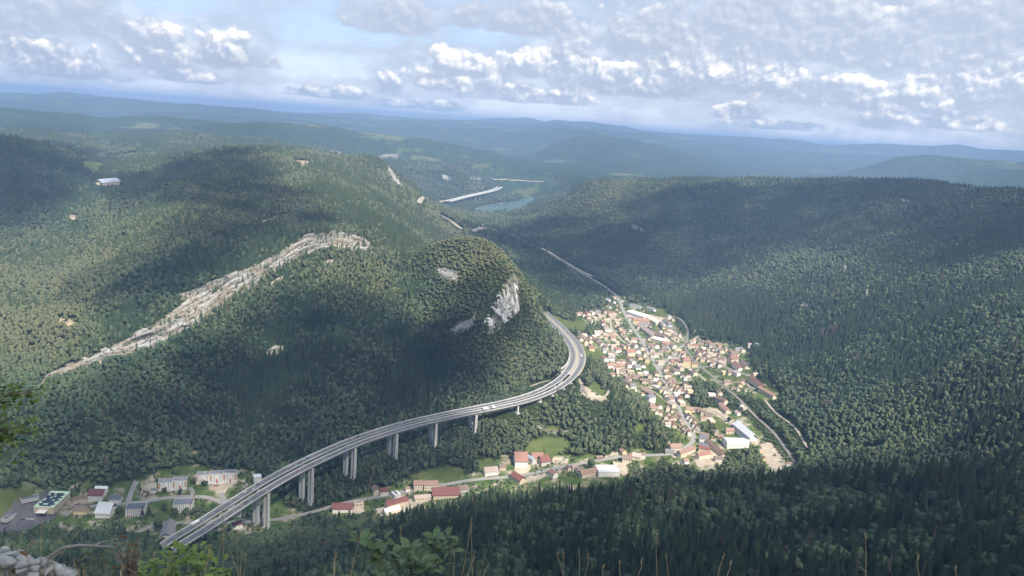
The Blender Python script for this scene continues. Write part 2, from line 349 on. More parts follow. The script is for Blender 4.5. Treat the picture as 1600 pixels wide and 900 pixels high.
# right mountain
for px, py, D in ((1000, 425, 2850), (1000, 380, 3200), (1000, 340, 3600), (1000, 300, 4050), (980, 281, 4400), (900, 402, 3250), (900, 350, 3750), (890, 312, 4300), (880, 290, 4800), (850, 320, 4450), (940, 280, 4700), (1050, 455, 2600), (1080, 500, 2250),
                  (1150, 500, 2180), (1150, 450, 2480), (1150, 400, 2830), (1150, 350, 3230), (1150, 300, 3700), (1150, 281, 3950), (1070, 281, 4200), (1050, 400, 2980), (1060, 340, 3500),
                  (1200, 560, 1930), (1250, 620, 1640), (1300, 650, 1480), (1300, 580, 1700), (1300, 500, 2030), (1300, 430, 2430), (1300, 370, 2830), (1300, 320, 3250), (1270, 281, 3650),
                  (1450, 700, 1260), (1450, 640, 1420), (1450, 560, 1660), (1450, 480, 1950), (1450, 400, 2330), (1450, 340, 2730), (1450, 290, 3250), (1380, 284, 3450),
                  (1520, 640, 1370), (1560, 650, 1290), (1590, 680, 1180), (1590, 620, 1270), (1590, 540, 1520), (1590, 460, 1830), (1590, 380, 2250), (1590, 298, 2900), (1680, 600, 1330), (1680, 480, 1820), (1680, 380, 2350), (1680, 315, 3000), (1400, 700, 1290), (1350, 700, 1300)):
    cd(px, py, D)
for a in ((980, 281, 5100, 80), (1070, 281, 5000, 110), (1150, 281, 4800, 120), (1270, 281, 4500, 120), (1380, 284, 4300, 120), (1450, 290, 4200, 120), (1590, 298, 3900, 120), (1680, 310, 3700, 120)): below(*a)
# country beyond
for px, py, D in ((680, 285, 5000), (650, 265, 5400), (720, 262, 5900), (700, 245, 6600), (780, 270, 5700), (620, 238, 6000), (560, 226, 6200), (480, 218, 6300), (400, 212, 6300), (300, 200, 6600), (160, 195, 7000), (60, 180, 7600), (860, 275, 5800), (800, 262, 6500), (900, 268, 6600), (960, 268, 6800)):
    cd(px, py, D)
for az_, D_, z_ in ((48, 1300, 300), (48, 2200, 380), (48, 3200, 450), (60, 1300, 300), (60, 2600, 380), (60, 4000, 380), (48, 800, 300), (60, 800, 320)): cr(az_, D_, z_)
for a in range(-44, 46, 11):
    cr(a, 9000, 300); cr(a, 14500, 280); cr(a, 26000, 300); cr(a, 45000, 300)

A_C = np.array(ctl)
def krn(du, dv): return np.sqrt(du * du + dv * dv + 0.0012)
_K = krn(A_C[:, 0][:, None] - A_C[:, 0], A_C[:, 1][:, None] - A_C[:, 1])
_K[np.diag_indices(len(A_C))] -= 0.0015    # slight smoothing
_P = np.stack([np.ones(len(A_C)), A_C[:, 0], A_C[:, 1]], 1)
_M = np.block([[_K, _P], [_P.T, np.zeros((3, 3))]])
_W = np.linalg.solve(_M, np.concatenate([A_C[:, 2], np.zeros(3)]))
AZ = np.concatenate([np.radians(np.linspace(-45, 45, 741)), np.radians(np.linspace(45, 315, 70))[1:-1]])
NA = 741
DD = np.concatenate([np.geomspace(0.7, 520, 90)[:-1], np.geomspace(520, 4800, 500)[:-1], np.geomspace(4800, 48000, 190)])
LD = np.log(DD)
def rbf(u, v):
    u = np.asarray(u); sh = u.shape; u = u.ravel(); v = np.asarray(v).ravel(); out = np.empty(len(u))
    w = _W[:-3]
    for s in range(0, len(u), 20000):
        e = slice(s, s + 20000)
        out[e] = krn(u[e, None] - A_C[:, 0], v[e, None] - A_C[:, 1]) @ w + _W[-3] + _W[-2] * u[e] + _W[-1] * v[e]
    return out.reshape(sh)
GU, GV = np.meshgrid(AZ, LD, indexing='ij')           # (az, D)
GU_w = np.where(GU > math.pi, GU - 2 * math.pi, GU)
GX = np.sin(GU) * DD; GY = np.cos(GU) * DD
Zg = rbf(GU_w, GV)
# the steep ground right below the viewpoint follows one profile
_np = np.interp(GV, np.log([0.5, 1.2, 3, 10, 40, 100, 250, 430, 520]), [598.6, 598.5, 597.6, 590, 564, 515, 405, 298, 262])
_np -= 8 * sstep(-GU_w, 0.25, 0.6) * sstep(np.exp(GV), 10, 60)
_bk = sstep(np.abs(GU_w), R(60), R(110))
_np = _np * (1 - _bk) + np.interp(GV, np.log([0.5, 10, 60, 300, 520]), [598.6, 598, 600, 520, 480]) * _bk
_bl = sstep(GV, math.log(330), math.log(540))
Zg = _np * (1 - _bl) + Zg * _bl
# distant ranges: crest lines, each with its own distance and width
RANGES = [
 (6900, 1000, [(380, 192), (450, 190), (520, 199), (600, 210), (700, 224), (800, 246), (880, 262), (940, 275)]),
 (7600, 1200, [(-80, 172), (0, 166), (60, 174), (150, 182), (250, 182), (330, 188), (400, 194), (480, 204)]),
 (8600, 1100, [(1270, 284), (1340, 263), (1400, 247), (1440, 244), (1480, 247), (1540, 252), (1600, 255), (1700, 262)]),
 (9200, 1200, [(800, 262), (850, 232), (900, 215), (950, 214), (1000, 222), (1060, 235), (1120, 256), (1180, 276)]),
 (10800, 1200, [(300, 176), (420, 183), (560, 196), (700, 199), (800, 202), (870, 201), (930, 206), (990, 218), (1060, 232), (1140, 250), (1240, 258), (1350, 262)]),
 (12800, 1400, [(-80, 152), (60, 156), (160, 152), (250, 160), (340, 164), (450, 176), (560, 186), (690, 190), (780, 193), (850, 192), (920, 201), (1000, 207), (1100, 222), (1200, 232), (1320, 240), (1450, 246), (1700, 262)]),
 (16000, 2000, [(-80, 140), (0, 142), (60, 147), (105, 144), (150, 149), (230, 158), (380, 168), (480, 177), (560, 177), (640, 185), (740, 188), (800, 185), (825, 183), (850, 190), (870, 188), (905, 191), (940, 193), (975, 197), (1000, 205), (1080, 210), (1150, 214), (1220, 217), (1300, 226), (1370, 224), (1450, 229), (1490, 227), (1530, 233), (1600, 237), (1700, 246)]),
]
far = GV > math.log(5200)
sub = Zg[far]; fx, fy = GX[far], GY[far]; fu, fd = GU_w[far], np.exp(GV[far])
for D0, wd, pts in RANGES:
    P = [at_d(x, y, D0) for x, y in pts]
    us = np.array([math.atan2(p[0], p[1]) for p in P]); zs = np.array([p[2] for p in P])
    i = np.argsort(us); zc = np.interp(fu, us[i], zs[i], left=zs[i][0], right=zs[i][-1]) + 0.0022 * D0 * fbm(fx, fy, D0 * 0.06, 4)
    prof = np.exp(-np.abs((fd - D0 * (1 + 0.03 * fbm(fx, fy, D0 * 0.25, 2))) / wd) ** 1.5)
    inr = sstep(fu, us.min() - 0.17, us.min()) * (1 - sstep(fu, us.max(), us.max() + 0.17))
    edge = np.clip(zc - 250, 0, None) * prof * inr * (1 + 0.22 * (ridged(fx, fy, D0 * 0.07, 4) - 0.5) * (1 - prof) * 2)
    sub = np.maximum(sub, 250 + edge)
Zg[far] = sub
hill = sstep(Zg, 112, 170) * sstep(np.exp(GV), 1150, 1500) * (1 - sstep(np.exp(GV), 30000, 40000))
slopeamp = 9 * sstep(np.exp(GV), 1150, 2500) + 6
Zg += hill * slopeamp * (ridged(GX * 1.0 + 0.4 * GY, GY, 330, 3) * 0.8 + 0.2 * fbm(GX, GY, 120, 3))
near = sstep(np.exp(GV), 520, 700) * (1 - sstep(np.exp(GV), 1000, 1100))
Zg += near * 5 * fbm(GX, GY, 90, 3)

def _idx(x, y):
    u = np.arctan2(x, y); v = np.log(np.maximum(np.hypot(x, y), DD[0] * 1.001))
    fu_ = (u - AZ[0]) / (AZ[1] - AZ[0]); fu_ = np.clip(fu_, 0, NA - 1.001)
    j = np.clip(np.searchsorted(LD, v) - 1, 0, len(LD) - 2); fv_ = np.clip((v - LD[j]) / (LD[j + 1] - LD[j]), 0, 1)
    i = np.floor(fu_).astype(int); return i, fu_ - i, j, fv_
def gz(x, y, G=None):
    G = Zg if G is None else G
    i, fu_, j, fv_ = _idx(np.asarray(x, float), np.asarray(y, float))
    return (G[i, j] * (1 - fu_) + G[i + 1, j] * fu_) * (1 - fv_) + (G[i, j + 1] * (1 - fu_) + G[i + 1, j + 1] * fu_) * fv_
_TD = np.concatenate([np.geomspace(450, 5200, 2600), np.geomspace(5210, 40000, 500)])
def hit(px, py, lift=0.0, dmin=500):
    """where the line of sight through the photo point meets the ground"""
    d = ray(px, py); h = math.hypot(d[0], d[1]); TD = _TD[_TD > dmin]
    X = d[0] / h * TD; Y = d[1] / h * TD; Z = CAM_H + d[2] / h * TD
    g = gz(X, Y) + lift; k = np.nonzero(Z <= g)[0]
    if len(k) == 0: return np.array([X[-1], Y[-1], g[-1]])
    k = k[0]
    if k == 0: return np.array([X[0], Y[0], g[0]])
    a = (Z[k - 1] - g[k - 1]); b = (g[k] - Z[k]); t = a / max(a + b, 1e-6)
    return np.array([X[k - 1] + (X[k] - X[k - 1]) * t, Y[k - 1] + (Y[k] - Y[k - 1]) * t, g[k - 1] + (g[k] - g[k - 1]) * t])
def hits(pts, **k): return np.array([hit(x, y, **k) for x, y in pts])
def inpoly(x, y, P):
    c = np.zeros(np.shape(x), bool); n = len(P); j = n - 1
    for i in range(n):
        xi, yi = P[i][:2]; xj, yj = P[j][:2]
        if yi != yj:
            c ^= ((yi > y) != (yj > y)) & (x < (xj - xi) * (y - yi) / (yj - yi) + xi)
        j = i
    return c
def polydist(x, y, P):
    """distance to an open polyline"""
    x = np.asarray(x); y = np.asarray(y); best = np.full(x.shape, 1e18); par = np.zeros(x.shape)
    for k in range(len(P) - 1):
        ax, ay = P[k][:2]; bx, by = P[k + 1][:2]; L = (bx - ax) ** 2 + (by - ay) ** 2 + 1e-9
        t = np.clip(((x - ax) * (bx - ax) + (y - ay) * (by - ay)) / L, 0, 1)
        d = (x - ax - t * (bx - ax)) ** 2 + (y - ay - t * (by - ay)) ** 2
        m = d < best; best = np.where(m, d, best); par = np.where(m, k + t, par)
    return np.sqrt(best), par
def smoothline(P, n=3):
    P = np.asarray(P, float)
    for _ in range(n):
        Q = [P[0]]
        for a, b in zip(P[:-1], P[1:]): Q += [a * .75 + b * .25, a * .25 + b * .75]
        Q.append(P[-1]); P = np.array(Q)
    return P
def resample(P, step):
    P = np.asarray(P, float); s = np.r_[0, np.cumsum(np.linalg.norm(np.diff(P[:, :2], axis=0), axis=1))]
    n = max(2, int(s[-1] / step) + 1); t = np.linspace(0, s[-1], n)
    return np.stack([np.interp(t, s, P[:, k]) for k in range(P.shape[1])], 1), t

# motorway line (deck mid line), in metres
HWY_PX = [(264, 855, 52), (278, 845, 54), (310, 826, 56), (370, 787, 62), (430, 749, 68), (490, 718, 75), (550, 691, 80), (610, 671, 85), (655, 659, 90), (700, 649, 95), (750, 639, 100), (800, 629, 105), (838, 618, 109), (868, 604, 112), (889, 588, 115), (902, 568, 118), (903, 550, 121), (894, 533, 124), (881, 519, 127), (869, 507, 129), (857, 496, 131), (846, 487, 133)]
HWY = smoothline([at_z(x, y, z) for x, y, z in HWY_PX], 3)
HWY, HS = resample(HWY, 4.0)
_t = np.gradient(HWY[:, :2], axis=0); _t /= np.linalg.norm(_t, axis=1)[:, None]
HN = np.stack([_t[:, 1], -_t[:, 0]], 1)               # to the right of travel
HT = _t
_pk = [at_z(x, y, z) for x, y, z in HWY_PX]
def station(px, py, z):
    p = at_z(px, py, z); return HS[np.argmin((HWY[:, 0] - p[0]) ** 2 + (HWY[:, 1] - p[1]) ** 2)]
S_GRADE = station(893, 584, 116)                      # beyond this the motorway lies on the hillside
# bed the motorway into the hillside
dh, ph = polydist(GX[:NA], GY[:NA], HWY)
hz = np.interp(ph, np.arange(len(HWY)), HWY[:, 2]); hs = np.interp(ph, np.arange(len(HWY)), HS)
wgt = (1 - sstep(dh, 20, 42)) * sstep(hs, S_GRADE - 30, S_GRADE + 10)
Zg[:NA] = Zg[:NA] * (1 - wgt) + (hz - 0.9) * wgt
low = (1 - sstep(dh, 18, 60)) * (1 - sstep(hs, S_GRADE - 40, S_GRADE - 5))
Zg[:NA] = np.where((low > 0) & (Zg[:NA] > hz - 9), Zg[:NA] * (1 - low) + (hz - 9) * low, Zg[:NA])
# lake bed
LAKE_PX = [(737, 331), (745, 324), (765, 320), (792, 317), (815, 312), (832, 306), (836, 313), (815, 326), (798, 333), (775, 333), (752, 333)]
LAKE_Z = 104.0
LAKE = np.array([at_z(x, y, LAKE_Z) for x, y in LAKE_PX])
_lb = smoothline(np.vstack([LAKE, LAKE[:1]]), 2)
inl = inpoly(GX[:NA], GY[:NA], _lb); dl, _ = polydist(GX[:NA], GY[:NA], _lb)
_near = dl < 400
Zg[:NA] = np.where(inl, LAKE_Z - 1.5 - np.minimum(dl * 0.1, 8), np.where(_near, np.minimum(np.maximum(Zg[:NA], LAKE_Z + 1.2), LAKE_Z + 1.2 + np.maximum(dl - 30, 0) * 0.25 + 0 * Zg[:NA]) * (1 - sstep(dl, 250, 400)) + Zg[:NA] * sstep(dl, 250, 400), Zg[:NA]))

# ------------------------------------------------------------------ land cover
CX, CY = GX[:NA], GY[:NA]
def wpoly(pts): return hits(pts)
MEADOWS = [[(858, 497), (885, 499), (912, 504), (922, 509), (912, 517), (885, 515)],
           [(828, 690), (850, 682), (880, 684), (893, 695), (880, 706), (845, 713), (820, 708)],
           [(0, 771), (50, 765), (78, 762), (60, 770), (48, 776), (22, 787), (6, 801), (-30, 830), (-60, 815), (-60, 776)],
           [(128, 256), (148, 252), (168, 256), (162, 265), (150, 276), (134, 270)], [(160, 244), (222, 236), (232, 240), (214, 247), (176, 250)],
           [(640, 745), (660, 735), (700, 728), (730, 735), (720, 750), (670, 757)], [(740, 718), (770, 716), (775, 730), (745, 735)],
           [(905, 545), (935, 545), (950, 560), (940, 562), (915, 558)], [(925, 592), (945, 610), (938, 622), (915, 615)],
           [(1110, 575), (1160, 582), (1178, 592), (1160, 602), (1125, 590)], [(992, 604), (1010, 602), (1047, 630), (1050, 640), (1020, 630)], [(1110, 655), (1130, 660), (1150, 690), (1125, 686)],
           [(735, 258), (765, 256), (768, 260), (740, 262)], [(800, 297), (840, 288), (842, 296), (820, 307), (795, 306)], [(620, 232), (660, 232), (660, 236), (625, 238)],
           [(465, 252), (488, 250), (482, 260), (470, 268)], [(215, 268), (225, 258), (235, 262)], [(1020, 480), (1045, 483), (1040, 495), (1025, 492)], [(1022, 488), (1040, 484), (1048, 492), (1032, 500)],
           [(850, 668), (872, 664), (872, 672), (855, 676)], [(990, 665), (1010, 664), (1008, 675), (992, 678)]]
VILLAGE = [(900, 488), (948, 478), (960, 462), (972, 462), (985, 474), (1012, 474), (1052, 496), (1072, 525), (1098, 530), (1150, 538), (1172, 552), (1182, 580), (1180, 592), (1222, 624), (1200, 628), (1150, 615), (1132, 640), (1166, 650), (1195, 680), (1234, 728), (1215, 742), (1120, 742), (1080, 730), (1035, 715), (1052, 685), (1040, 662), (1012, 640), (985, 612), (952, 588), (930, 560), (902, 540)]
STRIP = [(495, 805), (505, 792), (600, 762), (660, 745), (700, 750), (745, 738), (790, 712), (870, 708), (900, 716), (1000, 700), (1035, 712), (1030, 742), (960, 760), (900, 768), (820, 775), (760, 775), (700, 795), (620, 820), (540, 815)]
TOWN = [(-70, 835), (-60, 790), (30, 768), (75, 758), (130, 762), (175, 757), (215, 748), (245, 737), (300, 728), (385, 730), (412, 745), (445, 790), (475, 805), (445, 835), (400, 845), (250, 860), (180, 830), (60, 850)]
VWOOD = [[(1078, 598), (1105, 596), (1135, 612), (1150, 640), (1120, 636), (1085, 638), (1072, 620)], [(1095, 664), (1118, 662), (1120, 678), (1100, 678)], [(1120, 725), (1140, 702), (1178, 700), (1196, 728), (1180, 745), (1120, 745)], [(940, 505), (950, 515), (935, 520), (925, 530), (905, 522), (918, 516), (930, 508)]]
GRAVEL = [[(1188, 693), (1204, 692), (1216, 705), (1228, 722), (1222, 735), (1206, 736), (1194, 715)], [(1088, 640), (1118, 638), (1134, 646), (1166, 672), (1190, 690), (1182, 697), (1165, 686), (1130, 656), (1112, 644)],
          [(1082, 712), (1108, 694), (1132, 716), (1126, 728), (1090, 728)], [(1050, 500), (985, 486), (978, 492), (992, 508)], [(1058, 700), (1075, 700), (1072, 715), (1050, 714)],
          [(803, 728), (830, 726), (826, 740), (808, 745)], [(815, 746), (860, 738), (862, 742), (822, 755)], [(865, 713), (888, 716), (886, 726), (862, 722)], [(955, 722), (978, 720), (982, 742), (960, 742)],
          [(548, 790), (566, 787), (572, 800), (548, 805)], [(584, 796), (625, 784), (650, 778), (655, 790), (600, 812)], [(640, 780), (662, 773), (672, 782), (650, 790)], [(755, 735), (780, 734), (780, 742), (758, 744)],
          [(905, 590), (925, 612), (955, 626), (930, 628), (908, 616)], [(220, 755), (245, 754), (245, 770), (222, 768)], [(345, 748), (386, 750), (360, 760), (348, 775), (325, 762)], [(100, 785), (125, 772), (165, 765), (160, 780), (120, 790)]]
ASPH = [[(-10, 830), (2, 808), (24, 784), (60, 778), (78, 764), (92, 766), (62, 797), (90, 800), (88, 808), (10, 835)], [(108, 800), (118, 786), (140, 790), (120, 806)]]
BARE = [[(96, 496), (125, 510), (122, 517), (85, 510)], [(412, 556), (430, 540), (444, 542), (440, 552), (420, 560)], [(290, 706), (318, 704), (318, 711), (292, 711)], [(1272, 520), (1285, 516), (1300, 530), (1290, 540)][:0] or [(1345, 700), (1380, 695), (1375, 712), (1340, 712)],
        [(740, 331), (760, 321), (790, 316), (790, 319), (765, 323), (745, 333)], [(455, 250), (485, 252), (470, 262)], [(1640, 700), (1650, 700), (1650, 710)]]
def mask(polys, soft=0.0, wob=0.0):
    m = np.zeros(CX.shape, bool)
    for P in polys:
        W = wpoly(P); lo = W.min(0) - 60; hi_ = W.max(0) + 60
        s = (CX > lo[0]) & (CX < hi_[0]) & (CY > lo[1]) & (CY < hi_[1])
        if not s.any(): continue
        xx, yy = CX[s], CY[s]
        if wob: xx = xx + wob * fbm(xx, yy, 30, 2); yy = yy + wob * fbm(xx + 900, yy, 30, 2)
        m[s] |= inpoly(xx, yy, W)
    return m
M_meadow = mask(MEADOWS, wob=6); M_village = mask([VILLAGE, STRIP, TOWN], wob=10); M_wood = mask(VWOOD, wob=6)
M_gravel = mask(GRAVEL); M_asph = mask(ASPH); M_bare = mask(BARE, wob=6)

# rock outcrops: centre line in the photo, with half widths up and down (photo px), thickness in metres
BANDS = [
 ('cliff_band', [(60, 600, 3, 3), (95, 584, 6, 6), (130, 572, 8, 7), (170, 556, 11, 9), (215, 535, 13, 17), (250, 517, 15, 22), (290, 492, 20, 25), (320, 472, 22, 26), (355, 450, 18, 22), (395, 432, 14, 18), (430, 412, 12, 12), (460, 394, 14, 14), (480, 385, 16, 12), (515, 380, 15, 10), (550, 380, 11, 13), (575, 383, 8, 15), (584, 390, 4, 6)], 8, 0.42),
 ('cliff_band', [(270, 466, 3, 4), (300, 462, 7, 6), (335, 448, 9, 8), (362, 434, 8, 6), (385, 426, 4, 4)], 6, 0.45),
 ('cliff_band', [(497, 415, 3, 3), (515, 412, 5, 4), (535, 408, 3, 3)], 4, 0.3),
 ('cliff_band', [(420, 446, 3, 3), (432, 441, 5, 5), (447, 434, 3, 3)], 4, 0.3),
 ('cliff_band', [(376, 360, 2, 2), (395, 354, 4, 3), (415, 347, 3, 3), (435, 341, 4, 3), (455, 335, 2, 2)], 5, 0.35),
 ('cliff_band', [(578, 252, 3, 3), (600, 247, 6, 5), (622, 243, 3, 4)], 8, 0.3), ('cliff_band', [(604, 262, 4, 6), (610, 272, 6, 10), (620, 285, 5, 8), (627, 292, 3, 4)], 10, 0.3),
 ('cliff_band', [(514, 236, 2, 2), (528, 240, 4, 3), (538, 245, 2, 2)], 6, 0.4), ('cliff_band', [(688, 277, 4, 3), (696, 279, 6, 4), (704, 282, 3, 2)], 6, 0.35), ('cliff_band', [(733, 279, 2, 2), (745, 280, 3, 3), (754, 282, 2, 2)], 6, 0.35),
 ('cliff_band', [(986, 354, 4, 4), (998, 360, 6, 5), (1010, 366, 3, 3)], 6, 0.45), ('cliff_band', [(1398, 313, 3, 3), (1408, 315, 6, 6), (1424, 318, 4, 5)], 5, 0.45), ('cliff_band', [(1355, 297, 3, 3), (1360, 300, 3, 3)], 4, 0.4),
 ('cliff_band', [(1246, 478, 3, 4), (1258, 480, 6, 5), (1268, 482, 3, 3)], 4, 0.5), ('cliff_band', [(684, 425, 7, 7), (700, 430, 10, 9), (716, 433, 7, 7)], 3, 0.58),
 ('cliff_band', [(704, 520, 5, 6), (718, 512, 9, 9), (738, 505, 8, 8), (743, 492, 5, 5)], 4, 0.52), ('cliff_band', [(835, 662, 3, 3), (850, 672, 4, 4), (870, 675, 4, 4), (895, 677, 3, 3)], 3, 0.55),
 ('cliff_band', [(410, 556, 3, 2), (425, 548, 6, 5), (442, 542, 3, 3)], 2, 0.35), ('cliff_band', [(925, 616, 6, 4), (908, 604, 9, 7), (918, 622, 3, 4)][1:], 2, 0.3), ('cliff_band', [(1284, 520, 1, 1), (1288, 524, 1, 1)], 1, 0.6)]
BANDS = [b for b in BANDS if len(b[1]) > 1][:-1]
def band_grid(pts, ns, nt_):
    pts = np.array(pts, float); s = np.r_[0, np.cumsum(np.hypot(*np.diff(pts[:, :2], axis=0).T))]
    cs = np.linspace(0, s[-1], max(3, int(len(pts) * 2.2)))
    c = np.stack([np.interp(cs, s, pts[:, k]) for k in range(4)], 1); ct = np.linspace(-1.15, 1.15, 5)
    G = np.array([[hit(p[0], p[1] - (p[2] * t if t > 0 else p[3] * t)) for t in ct] for p in c])
    fs = np.linspace(0, len(cs) - 1, ns); ft = np.linspace(0, 4, nt_)
    i = np.minimum(fs.astype(int), len(cs) - 2); a = (fs - i)[:, None, None]; H = G[i] * (1 - a) + G[i + 1] * a
    j = np.minimum(ft.astype(int), 3); b = (ft - j)[None, :, None]; H = H[:, j] * (1 - b) + H[:, j + 1] * b
    return H
ROCKW = []
_bg = []
for nm, pts, th, rag in BANDS:
    L_ = sum(math.hypot(b[0] - a[0], b[1] - a[1]) for a, b in zip(pts[:-1], pts[1:])); W_ = max(p[2] + p[3] for p in pts)
    H = band_grid(pts, int(max(14, L_ * 1.1)), int(max(9, W_ * 1.0)))
    _bg.append((nm, H, th, rag, L_)); ROCKW.append(np.vstack([H[:, 1, :2], H[::-1, -2, :2]]))
def in_rock(x, y, thr=0.5):
    m = np.zeros(np.shape(x), bool)
    for k, P in enumerate(ROCKW):
        s = (x > P[:, 0].min()) & (x < P[:, 0].max()) & (y > P[:, 1].min()) & (y < P[:, 1].max())
        if s.any():
            q = np.zeros(np.shape(x), bool); q[s] = inpoly(x[s], y[s], P); m |= q
    return m
# the tall pale cliff at the knoll's edge
CLIFF_PX = [(760, 523), (766, 500), (778, 478), (790, 458), (786, 446), (796, 434), (803, 426), (811, 438), (812, 462), (812, 486), (803, 494), (797, 488), (790, 500), (783, 512), (772, 521)]
M_rock = in_rock(CX, CY) | mask([CLIFF_PX])

# ground sheet
def ground():
    V = np.stack([GX, GY, Zg], -1).reshape(-1, 3); nd = len(DD); na = len(AZ)
    I, J = np.meshgrid(np.arange(na), np.arange(nd - 1), indexing='ij'); a = (I * nd + J).ravel(); b = (((I + 1) % na) * nd + J).ravel()
    F = np.stack([a, b, b + 1, a + 1], 1)
    c = len(V); V = np.vstack([V, [[0, 0, 598.6]]])
    m, nt, bs = newmat('ground_cover', 0.95, 0.05)
    at = {}
    for k in ('meadow', 'built', 'gravel', 'asphalt', 'bare', 'rock', 'far', 'conif', 'tint'):
        n = nt.nodes.new('ShaderNodeAttribute'); n.attribute_name = k; at[k] = n.outputs['Fac']
    geo = nt.nodes.new('ShaderNodeNewGeometry'); P = geo.outputs['Position']
    nf = noise(nt, P, 0.11, 4, .6).outputs[0]; nm_ = noise(nt, P, 0.018, 5, .6).outputs[0]; nl = noise(nt, P, 0.0022, 6, .62).outputs[0]
    floor_ = ramp(nt, [(0.3, (0.018, 0.028, 0.012)), (0.7, (0.045, 0.062, 0.024))]); nt.links.new(nf, floor_.inputs[0])
    # far woodland: crowns too small to tell apart
    vor = nt.nodes.new('ShaderNodeTexVoronoi'); nt.links.new(P, vor.inputs['Vector']); vor.inputs['Scale'].default_value = 0.055
    fw = ramp(nt, [(0.28, (0.018, 0.036, 0.024)), (0.5, (0.032, 0.058, 0.030)), (0.66, (0.065, 0.088, 0.040))]); nt.links.new(math_(nt, 'ADD', math_(nt, 'MULTIPLY', nm_, 0.6), math_(nt, 'MULTIPLY', nl, 0.4)), fw.inputs[0])
    fwv = mixc(nt, 0.5, fw.outputs[0], vor.outputs['Color'], 'SOFT_LIGHT')
    fields = ramp(nt, [(0.60, 0.0), (0.63, 1.0)]); nt.links.new(nl, fields.inputs[0])
    slope = nt.nodes.new('ShaderNodeSeparateXYZ'); nt.links.new(geo.outputs['Normal'], slope.inputs[0])
    flat = smooth_ramp(nt, slope.outputs[2], 0.96, 0.99)
    fcol = ramp(nt, [(0.35, (0.08, 0.12, 0.045)), (0.6, (0.15, 0.16, 0.075))]); nt.links.new(nm_, fcol.inputs[0])
    fwv = mixc(nt, math_(nt, 'MULTIPLY', fields.outputs[0], flat), fwv, fcol.outputs[0])
    col = mixc(nt, at['far'], floor_.outputs[0], fwv)
    mead = ramp(nt, [(0.3, (0.065, 0.095, 0.030)), (0.55, (0.10, 0.125, 0.042)), (0.75, (0.17, 0.16, 0.07))]); nt.links.new(noise(nt, P, 0.05, 6, .72).outputs[0], mead.inputs[0])
    built = ramp(nt, [(0.36, (0.05, 0.09, 0.028)), (0.5, (0.10, 0.14, 0.045)), (0.56, (0.20, 0.19, 0.12)), (0.64, (0.40, 0.35, 0.28))]); nt.links.new(noise(nt, P, 0.045, 5, .65).outputs[0], built.inputs[0])
    gr = ramp(nt, [(0.3, (0.33, 0.28, 0.22)), (0.7, (0.54, 0.46, 0.36))]); nt.links.new(nf, gr.inputs[0])
    asp = ramp(nt, [(0.3, (0.09, 0.09, 0.10)), (0.7, (0.14, 0.14, 0.15))]); nt.links.new(nf, asp.inputs[0])
    ba = ramp(nt, [(0.35, (0.16, 0.15, 0.09)), (0.6, (0.42, 0.34, 0.24))]); nt.links.new(nf, ba.inputs[0])
    ro = ramp(nt, [(0.35, (0.07, 0.08, 0.05)), (0.62, (0.24, 0.22, 0.18))]); nt.links.new(nf, ro.inputs[0])
    for k, c_ in (('built', built), ('meadow', mead), ('gravel', gr), ('asphalt', asp), ('bare', ba), ('rock', ro)):
        col = mixc(nt, at[k], col, c_.outputs[0])
    nt.links.new(col, bs.inputs['Base Color'])
    bump = nt.nodes.new('ShaderNodeBump'); bump.inputs['Distance'].default_value = 7.0
    bf = noise(nt, P, 0.05, 4, .7).outputs[0]
    nt.links.new(math_(nt, 'MULTIPLY', at['far'], 0.9), bump.inputs['Strength']); nt.links.new(math_(nt, 'ADD', vor.outputs['Distance'], bf), bump.inputs['Height']); nt.links.new(bump.outputs[0], bs.inputs['Normal'])
    me = mesh_np('ground', V, F, m, smooth=True)
    bm = bmesh.new(); bm.from_mesh(me); bm.verts.ensure_lookup_table()
    for i in range(na): bm.faces.new((bm.verts[c], bm.verts[((i + 1) % na) * nd], bm.verts[i * nd]))
    bm.to_mesh(me); bm.free()
    farm = sstep(np.exp(GV), 4600, 5600)
    for k, v in (('meadow', M_meadow), ('built', M_village & ~M_wood), ('gravel', M_gravel), ('asphalt', M_asph), ('bare', M_bare), ('rock', M_rock), ('far', None)):
        full = np.zeros(GX.shape, np.float32)
        if v is None: full[:] = farm; full[NA:] = 1
        else: full[:NA] = v
        a_ = me.attributes.new(k, 'FLOAT', 'POINT'); a_.data.foreach_set('value', np.r_[full.ravel(), 0].astype(np.float32))
    structure('ground', me)
ground()

